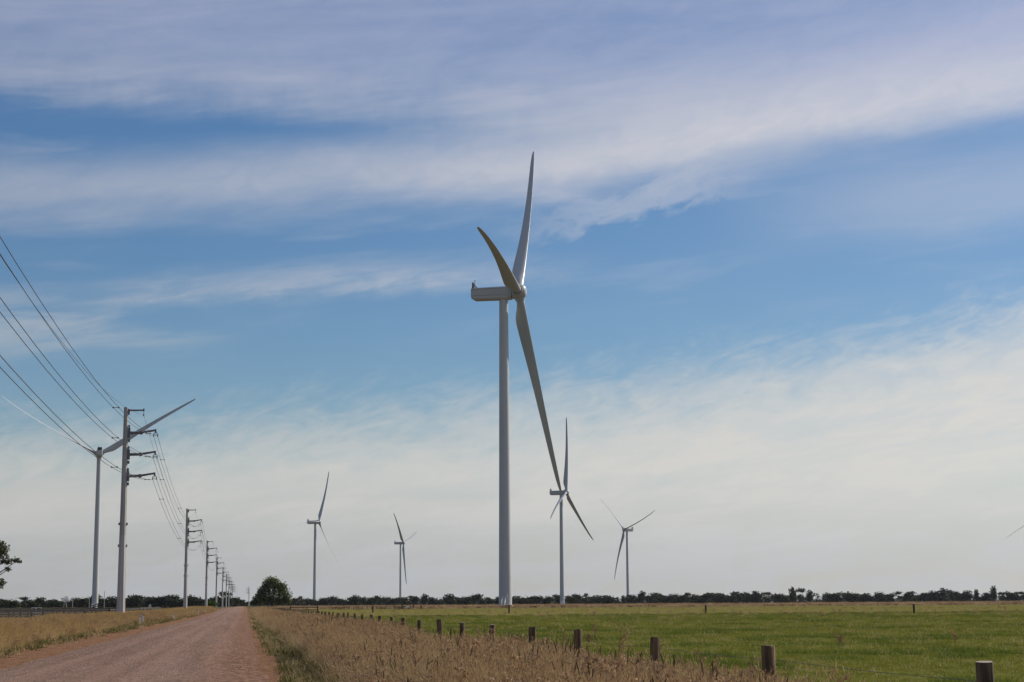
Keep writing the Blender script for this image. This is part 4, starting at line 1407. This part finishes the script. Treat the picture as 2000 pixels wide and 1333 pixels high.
def verge_right():
    g = np.random.default_rng(31)
    P, SC, IX = [], [], []
    for y0, y1, dens, wide in ((12, 28, 80, 1.0), (28, 55, 52, 1.1), (55, 100, 26, 1.45), (100, 190, 12, 2.1), (190, 420, 4.5, 3.0)):
        n = int((y1 - y0) * 4.9 * dens)
        x = 1.25 + g.random(n) * 4.9
        y = y0 + (y1 - y0) * g.random(n)
        nz = vnoise(x, y, 4)
        edge_l = 1.68 + 0.5 * (vnoise(x * 0 + 3, y, 8) - 0.5)
        edge_r = 5.35 + 0.9 * (vnoise(x * 0 + 9, y, 9) - 0.5)
        keep = (x > edge_l) & (x < edge_r + 0.35 * g.random(n)) & (g.random(n) < 0.55 + 0.6 * nz)
        x, y, nz = x[keep], y[keep], nz[keep]
        m = len(x)
        prof = np.clip((x - edge_l[keep]) / 0.6, 0.82, 1) * np.clip(1.0 - 0.18 * np.clip(x - 4.6, 0, 2), 0.7, 1)
        h = prof * (0.86 + 0.32 * nz + g.normal(0, 0.07, m))
        kind = g.random(m)
        dockp = 0.10 + 0.22 * np.clip((x - 2.8) / 2, 0, 1) * vnoise(x, y, 77)
        ix = np.where(kind < dockp, g.choice(dock_ids, m), np.where((kind > 0.90) | ((x < edge_l[keep] + 0.35) & (kind > 0.35)), g.choice(gb_ids, m), g.choice(straw_ids, m)))  # extra dark green clumps at the road edge stand in for the bank's shade
        ix = np.where(g.random(m) < 0.013, g.choice(sp_ids, m), ix)
        P.append(np.stack([x, y, gz_np(y) - 0.03], 1))
        SC.append(np.stack([np.full(m, wide), np.full(m, wide), h], 1))
        IX.append(ix)
    return np.concatenate(P), np.concatenate(SC), np.concatenate(IX)


p, s, i = verge_right()
scatter('dry_grass', 'tall dry brown grass and dock on the verge between road and pine post fence', 'grass', dry_c, p, s, i, 0.10, 3)
NG1 = len(p)

# ---- golden grass on the left of the road
gold = [grass_clump('gold_clump_%d' % k, (M['straw_gold'],), 120 + k, 34, 0.2, 0.35, 0.85, 0.0075, 0.30, 0.6, 0.10, 0.017) for k in range(5)]
gold += [grass_clump('gold_green_%d' % k, (M['weed_green'],), 140 + k, 26, 0.2, 0.2, 0.5, 0.014, 0.4, 0.0) for k in range(2)]
gold += [weed_clump('gold_weed_%d' % k, 150 + k, 5, 0.8, (M['husk'], M['husk'])) for k in range(2)]
gold_c = collection_of('gold_grass_sources', gold)
names = sorted(o.name for o in gold)
ID = {nm: i for i, nm in enumerate(names)}
g_ids, gg_ids, gw_ids = [ID[o.name] for o in gold[:5]], [ID[o.name] for o in gold[5:7]], [ID[o.name] for o in gold[7:]]


def verge_left():
    g = np.random.default_rng(32)
    P, SC, IX = [], [], []
    for y0, y1, dens, wide in ((40, 90, 26, 1.15), (90, 150, 16, 1.5), (150, 240, 8, 2.0), (240, 480, 3.4, 2.8)):
        x1 = 0.155 * y1 + 2
        n = int((y1 - y0) * (min(x1, 26) - 7.4) * dens)
        y = y0 + (y1 - y0) * g.random(n)
        x = -7.4 - (min(x1, 26) - 7.4) * g.random(n)
        nz = vnoise(x, y * 0.7, 14)
        edge = np.interp(y, [60, 110, 148, 178, 200, 300, 480], [-8.7, -8.9, -9.75, -9.75, -8.6, -7.9, -7.0]) + 0.5 * (vnoise(x * 0 + 5, y, 18) - 0.5)
        keep = (x < edge) & (g.random(n) < 0.55 + 0.6 * nz) & (x > -0.16 * y - 3) & (x > -14.2 + 1.2 * (nz - 0.5) - 2.5 * np.clip((130 - y) / 60, 0, 1))
        x, y, nz, edge = x[keep], y[keep], nz[keep], edge[keep]
        m = len(x)
        prof = np.clip((edge - x) / 1.6, 0.5, 1)
        h = prof * (0.92 + 0.36 * nz + g.normal(0, 0.07, m))
        kind = g.random(m)
        near_edge = (edge - x) < 1.1
        ix = np.where(kind < 0.06 + 0.30 * (vnoise(x, y, 55) > 0.60), g.choice(gw_ids, m), np.where((kind > 0.93) | (near_edge & (kind > 0.5)), g.choice(gg_ids, m), g.choice(g_ids, m)))
        P.append(np.stack([x, y, gz_np(y) - 0.03], 1))
        SC.append(np.stack([np.full(m, wide), np.full(m, wide), h], 1))
        IX.append(ix)
    return np.concatenate(P), np.concatenate(SC), np.concatenate(IX)


p, s, i = verge_left()
scatter('golden_grass', 'tall golden dry grass on the left verge below the power poles', 'grass', gold_c, p, s, i, 0.10, 4)
NG2 = len(p)

# ---- low weeds and seedlings on the shoulder between the gravel and the tall grass
low = [grass_clump('low_weed_%d' % k, (M['weed_green'],), 220 + k, 22, 0.2, 0.05, 0.17, 0.016, 0.9, 0.0) for k in range(4)]
low += [grass_clump('low_dry_%d' % k, (M['straw'],), 230 + k, 18, 0.2, 0.05, 0.2, 0.012, 0.9, 0.0) for k in range(2)]
low_c = collection_of('low_weed_sources', low)


def shoulder():
    g = np.random.default_rng(33)
    n = 8200
    y = 26 + (260 - 26) * g.random(n) ** 1.8
    x = 0.55 + 1.7 * g.random(n)
    nz = vnoise(x * 1.5, y, 24)
    keep = g.random(n) < np.clip((x - 0.75) / 0.6, 0, 1) * np.clip((nz - 0.2) * 2.4, 0, 1)
    x, y = x[keep], y[keep]
    n2 = 2600
    y2 = 45 + 250 * g.random(n2) ** 1.5
    x2 = -7.3 - 1.8 * g.random(n2)
    keep = g.random(n2) < np.clip((-7.4 - x2) / 1.5, 0, 1) * 0.8
    x, y = np.concatenate([x, x2[keep]]), np.concatenate([y, y2[keep]])
    m = len(x)
    w = np.clip(y / 60, 0.8, 2.2)
    return np.stack([x, y, gz_np(y) - 0.01], 1), np.stack([w, w, g.uniform(0.7, 1.5, m)], 1), g.integers(0, 6, m)


p, s, i = shoulder()
scatter('shoulder_weeds', 'low green and reddish weeds along the dirt edges of the road', 'weeds', low_c, p, s, i, 0.15, 5)

# ---- loose stones of the gravel road
def stone(name, seed):
    g = np.random.default_rng(seed)
    bm = MB()
    n = 6
    vs = []
    for z, r in ((0.0, 0.45), (0.28, 0.5), (0.5, 0.28)):
        for k in range(n):
            a = 2 * math.pi * k / n + z
            q = r * g.uniform(0.75, 1.2)
            vs.append((q * math.cos(a), q * math.sin(a) * 0.8, z * g.uniform(0.8, 1.15)))
    fs = [(i * n + k, i * n + (k + 1) % n, (i + 1) * n + (k + 1) % n, (i + 1) * n + k) for i in range(2) for k in range(n)] + [tuple(range(2 * n, 3 * n))]
    return bpy.data.objects.new(name, bm.add(vs, fs).mesh(name, M['stone']))


stones_c = collection_of('stone_sources', [stone('stone_%d' % k, 400 + k) for k in range(5)])


def stone_points():
    g = np.random.default_rng(36)
    P, SC = [], []
    for y0, y1, n in ((30, 50, 7200), (50, 80, 5200), (80, 130, 4200), (130, 220, 3200), (220, 360, 2400)):
        y = y0 + (y1 - y0) * g.random(n)
        x = -8.3 + 9.4 * g.random(n)
        lo, hi = 0.010 * (y / 40) ** 0.5, 0.034 * (y / 40) ** 0.5
        keep = (g.random(n) < np.where((x > -6.1) & (x < 0.2), 0.55 + 0.5 * vnoise(x * 1.2, y * 0.3, 61), 0.25)) & (x > -0.16 * y - 2)
        x, y = x[keep], y[keep]
        s_ = np.clip((x + 6.2) / 6.65, 0, 1)
        z = gz_np(y) + np.where((x > -6.2) & (x < 0.45), 0.004 + 0.10 * (1 - (2 * s_ - 1) ** 2), -0.008) - 0.004
        k = lo[keep] + (hi - lo)[keep] * g.random(len(x)) ** 2
        P.append(np.stack([x, y, z], 1))
        SC.append(np.stack([k, k, k * g.uniform(0.6, 1.1, len(x))], 1))
    return np.concatenate(P), np.concatenate(SC)


p, s = stone_points()
scatter('road_gravel', 'loose pale and dark stones strewn over the gravel road', 'gravel', stones_c, p, s, np.random.default_rng(2).integers(0, 5, len(p)), 0.15, 8)
NG4 = len(p)

# ---- short green grass of the paddock
short = [grass_clump('short_%d' % k, (M['green'],), 320 + k, 30, 0.24, 0.025, 0.07, 0.012, 0.9, 0.0) for k in range(4)]
short += [grass_clump('lush_%d' % k, (M['lush'],), 330 + k, 40, 0.26, 0.05, 0.14, 0.014, 0.8, 0.0) for k in range(2)]
short += [grass_clump('pale_%d' % k, (M['straw'],), 340 + k, 9, 0.2, 0.05, 0.2, 0.008, 0.7, 0.3, 0.05, 0.012) for k in range(2)]
short_c = collection_of('paddock_grass_sources', short)
names = sorted(o.name for o in short)
ID = {nm: i for i, nm in enumerate(names)}
sh_ids, lu_ids, pa_ids = [ID[o.name] for o in short[:4]], [ID[o.name] for o in short[4:6]], [ID[o.name] for o in short[6:]]


def paddock_points():
    g = np.random.default_rng(34)
    P, SC, IX = [], [], []
    for y0, y1, dens, wide in ((24, 60, 8, 1.0), (60, 120, 4.0, 1.5), (120, 236, 1.5, 2.3)):
        xr = 0.47 * y1 + 3
        n = int((y1 - y0) * (xr - 5.2) * dens)
        y = y0 + (y1 - y0) * g.random(n)
        x = 5.2 + (xr - 5.2) * g.random(n)
        keep = x < 0.47 * y + 3
        x, y = x[keep], y[keep]
        m = len(x)
        lush = vnoise(x * 1.3, y * 1.4, 41)
        k = g.random(m)
        ix = np.where((lush > 0.80) & (k < 0.4), g.choice(lu_ids, m), np.where(k > 0.93, g.choice(pa_ids, m), g.choice(sh_ids, m)))
        w = wide * g.uniform(0.8, 1.25, m)
        P.append(np.stack([x, y, gz_np(y) - 0.04], 1))
        SC.append(np.stack([w, w, g.uniform(0.7, 1.3, m) * (1 + 0.15 * (wide - 1))], 1))
        IX.append(ix)
    # distinct lush tufts
    for _ in range(60):
        cy = 32 + 190 * g.random() ** 1.3
        cx = 7 + (0.46 * cy - 6) * g.random()
        r = g.uniform(0.3, 1.1) * (1 + cy / 120)
        m = int(14 + 10 * r)
        x = cx + g.normal(0, r, m)
        y = cy + g.normal(0, r * 0.8, m)
        P.append(np.stack([x, y, gz_np(y) - 0.04], 1))
        hh = g.uniform(0.8, 1.5, m)
        SC.append(np.stack([hh + cy / 150, hh + cy / 150, hh], 1))
        IX.append(g.choice(lu_ids, m))
    # the low bank of rough grass across the paddock
    n = 1700
    x = 6 + 120 * g.random(n)
    y = 236 + 5 * (vnoise(x, x * 0, 71) - 0.5) + g.normal(0, 1.0, n)
    keep = g.random(n) < np.clip(vnoise(x * 0.9, x * 0, 72) * 1.6 - 0.3, 0.1, 1)
    x, y = x[keep], y[keep]
    m = len(x)
    P.append(np.stack([x, y, gz_np(y) - 0.03], 1))
    SC.append(np.stack([np.full(m, 2.3), np.full(m, 2.3), g.uniform(1.0, 2.4, m)], 1))
    IX.append(np.where(g.random(m) < 0.8, g.choice(lu_ids, m), g.choice(pa_ids, m)))
    return np.concatenate(P), np.concatenate(SC), np.concatenate(IX)


p, s, i = paddock_points()
scatter('paddock_grass', 'short green grass and lush tufts of the paddock', 'grass', short_c, p, s, i, 0.1, 6)
NG3 = len(p)

# ---- rough brown growth along the far edge of the paddock
def far_strip():
    g = np.random.default_rng(35)
    n = 5200
    y = 486 + 420 * g.random(n) ** 2
    x = 8 + (0.47 * y - 2) * g.random(n)
    w = g.uniform(4, 8, n)
    h = g.uniform(0.35, 0.9, n) * (0.6 + 0.7 * vnoise(x * 0.2, y * 0.2, 91))
    n2 = 700                                                     # brown weed tufts strewn over the far paddock
    y2 = 190 + 280 * g.random(n2)
    x2 = 8 + 0.45 * y2 * g.random(n2)
    x, y = np.concatenate([x, x2]), np.concatenate([y, y2])
    w = np.concatenate([w, g.uniform(1.5, 3.0, n2)])
    h = np.concatenate([h, g.uniform(0.25, 0.6, n2)])
    m = len(x)
    ix = np.where(g.random(m) < 0.35, g.choice(dock_ids, m), g.choice(straw_ids, m))
    return np.stack([x, y, gz_np(y) - 0.05], 1), np.stack([w, w, h], 1), ix


p, s, i = far_strip()
scatter('brown_stubble', 'rough brown growth on the plain beyond the green paddock', 'grass', dry_c, p, s, i, 0.08, 7)


# ---- single dry weeds standing above the grass by the fence
def big_weed(loc, h, seed, label):
    g = random.Random(seed)
    root = tag(empty('dry_weed', loc), label, 'weed', 'tall dry weeds by the pine post fence')
    a, b, c = MB(), MB(), MB()
    for q in range(3):
        az = g.uniform(0, 6.28)
        hh = h * g.uniform(0.75, 1.05)
        base = Vector((g.uniform(-.04, .04), g.uniform(-.04, .04), -0.03))
        tip = base + Vector((math.cos(az) * 0.28 * hh, math.sin(az) * 0.28 * hh, hh))
        mid = base.lerp(tip, 0.5) + Vector((g.uniform(-.03, .03), g.uniform(-.03, .03), 0.03))
        a.tube([base, mid, tip], [0.008, 0.006, 0.003], 5)
        for k in range(9):
            s = 0.4 + 0.6 * k / 8
            p = (base.lerp(mid, s * 2) if s < .5 else mid.lerp(tip, s * 2 - 1))
            aa = g.uniform(0, 6.28)
            L = g.uniform(0.10, 0.24) * (1.3 - s * 0.7)
            qv = p + Vector((math.cos(aa) * L, math.sin(aa) * L, L * g.uniform(0.5, 1.1)))
            a.tube([p, qv], [0.0045, 0.0025], 4)
            for j in range(g.randint(5, 11)):
                cc = p.lerp(qv, g.uniform(0.5, 1.05)) + Vector((g.gauss(0, .016), g.gauss(0, .016), g.gauss(0, .016)))
                s_ = g.uniform(0.010, 0.02)
                u = Vector((g.gauss(0, 1), g.gauss(0, 1), g.gauss(0, 1))).normalized()
                v = u.orthogonal().normalized()
                w = u.cross(v)
                b.add([cc - u * s_, cc + v * s_ * .7, cc + u * s_, cc - v * s_ * .7], [(0, 1, 2, 3)])
                b.add([cc - u * s_, cc + w * s_ * .7, cc + u * s_, cc - w * s_ * .7], [(0, 1, 2, 3)])
    for k in range(7):
        aa = g.uniform(0, 6.28)
        z = g.uniform(0.25, 0.6) * h
        p = Vector((math.cos(aa) * 0.02, math.sin(aa) * 0.02, z))
        d = Vector((math.cos(aa), math.sin(aa), 0.25))
        s = d.cross(Vector((0, 0, 1))).normalized() * 0.02
        c.add([p, p + d * 0.07 + s, p + d * 0.15, p + d * 0.07 - s], [(0, 1, 2, 3)])
    a.build('stem', M['husk'], root)
    b.build('seed_head', M['husk'], root)
    c.build('leaf', M['weed_green'], root)


for k, (x, y, h, lab) in enumerate(((5.55, 26.6, 1.22, 'tallest dry weed, branching just right of the fourth pine post from the camera'),
                                    (5.95, 26.0, 0.98, 'dry weed on the paddock side of the tallest dry weed'),
                                    (5.35, 31.2, 1.05, 'dry weed close against the fifth pine post from the camera'),
                                    (5.75, 21.4, 0.98, 'dry weed just right of the third pine post from the camera'),
                                    (6.15, 20.6, 0.86, 'dry weed leaning into the paddock between the third and second pine posts'),
                                    (5.5, 16.3, 0.86, 'dry weed just right of the second pine post from the camera'),
                                    (5.1, 18.3, 0.92, 'dry weed just left of the second pine post from the camera'),
                                    (5.15, 36.4, 1.06, 'dry weed standing in front of the sixth pine post from the camera'),
                                    (4.3, 29.5, 1.12, 'dark dry weed in the verge grass in front of the fourth pine post'))):
    big_weed((x, y, 0), h, 500 + k, lab)

# single brown weeds out in the paddock
for k, (x, y, h, lab) in enumerate(((12.5, 64, 0.55, 'upright brown weed alone in the green paddock beyond the third pine post'), (16.8, 84, 0.62, 'brown weed farther out in the paddock, above the third pine post'),
                                    (26.2, 62.5, 0.5, 'brown weed at the right edge of the green paddock'), (20.2, 58, 0.5, 'thin brown weed in the green paddock beyond the second pine post'))):
    big_weed((x, y, -0.03), h, 600 + k, lab)
print('clumps', NG1, NG2, NG3, NG4)
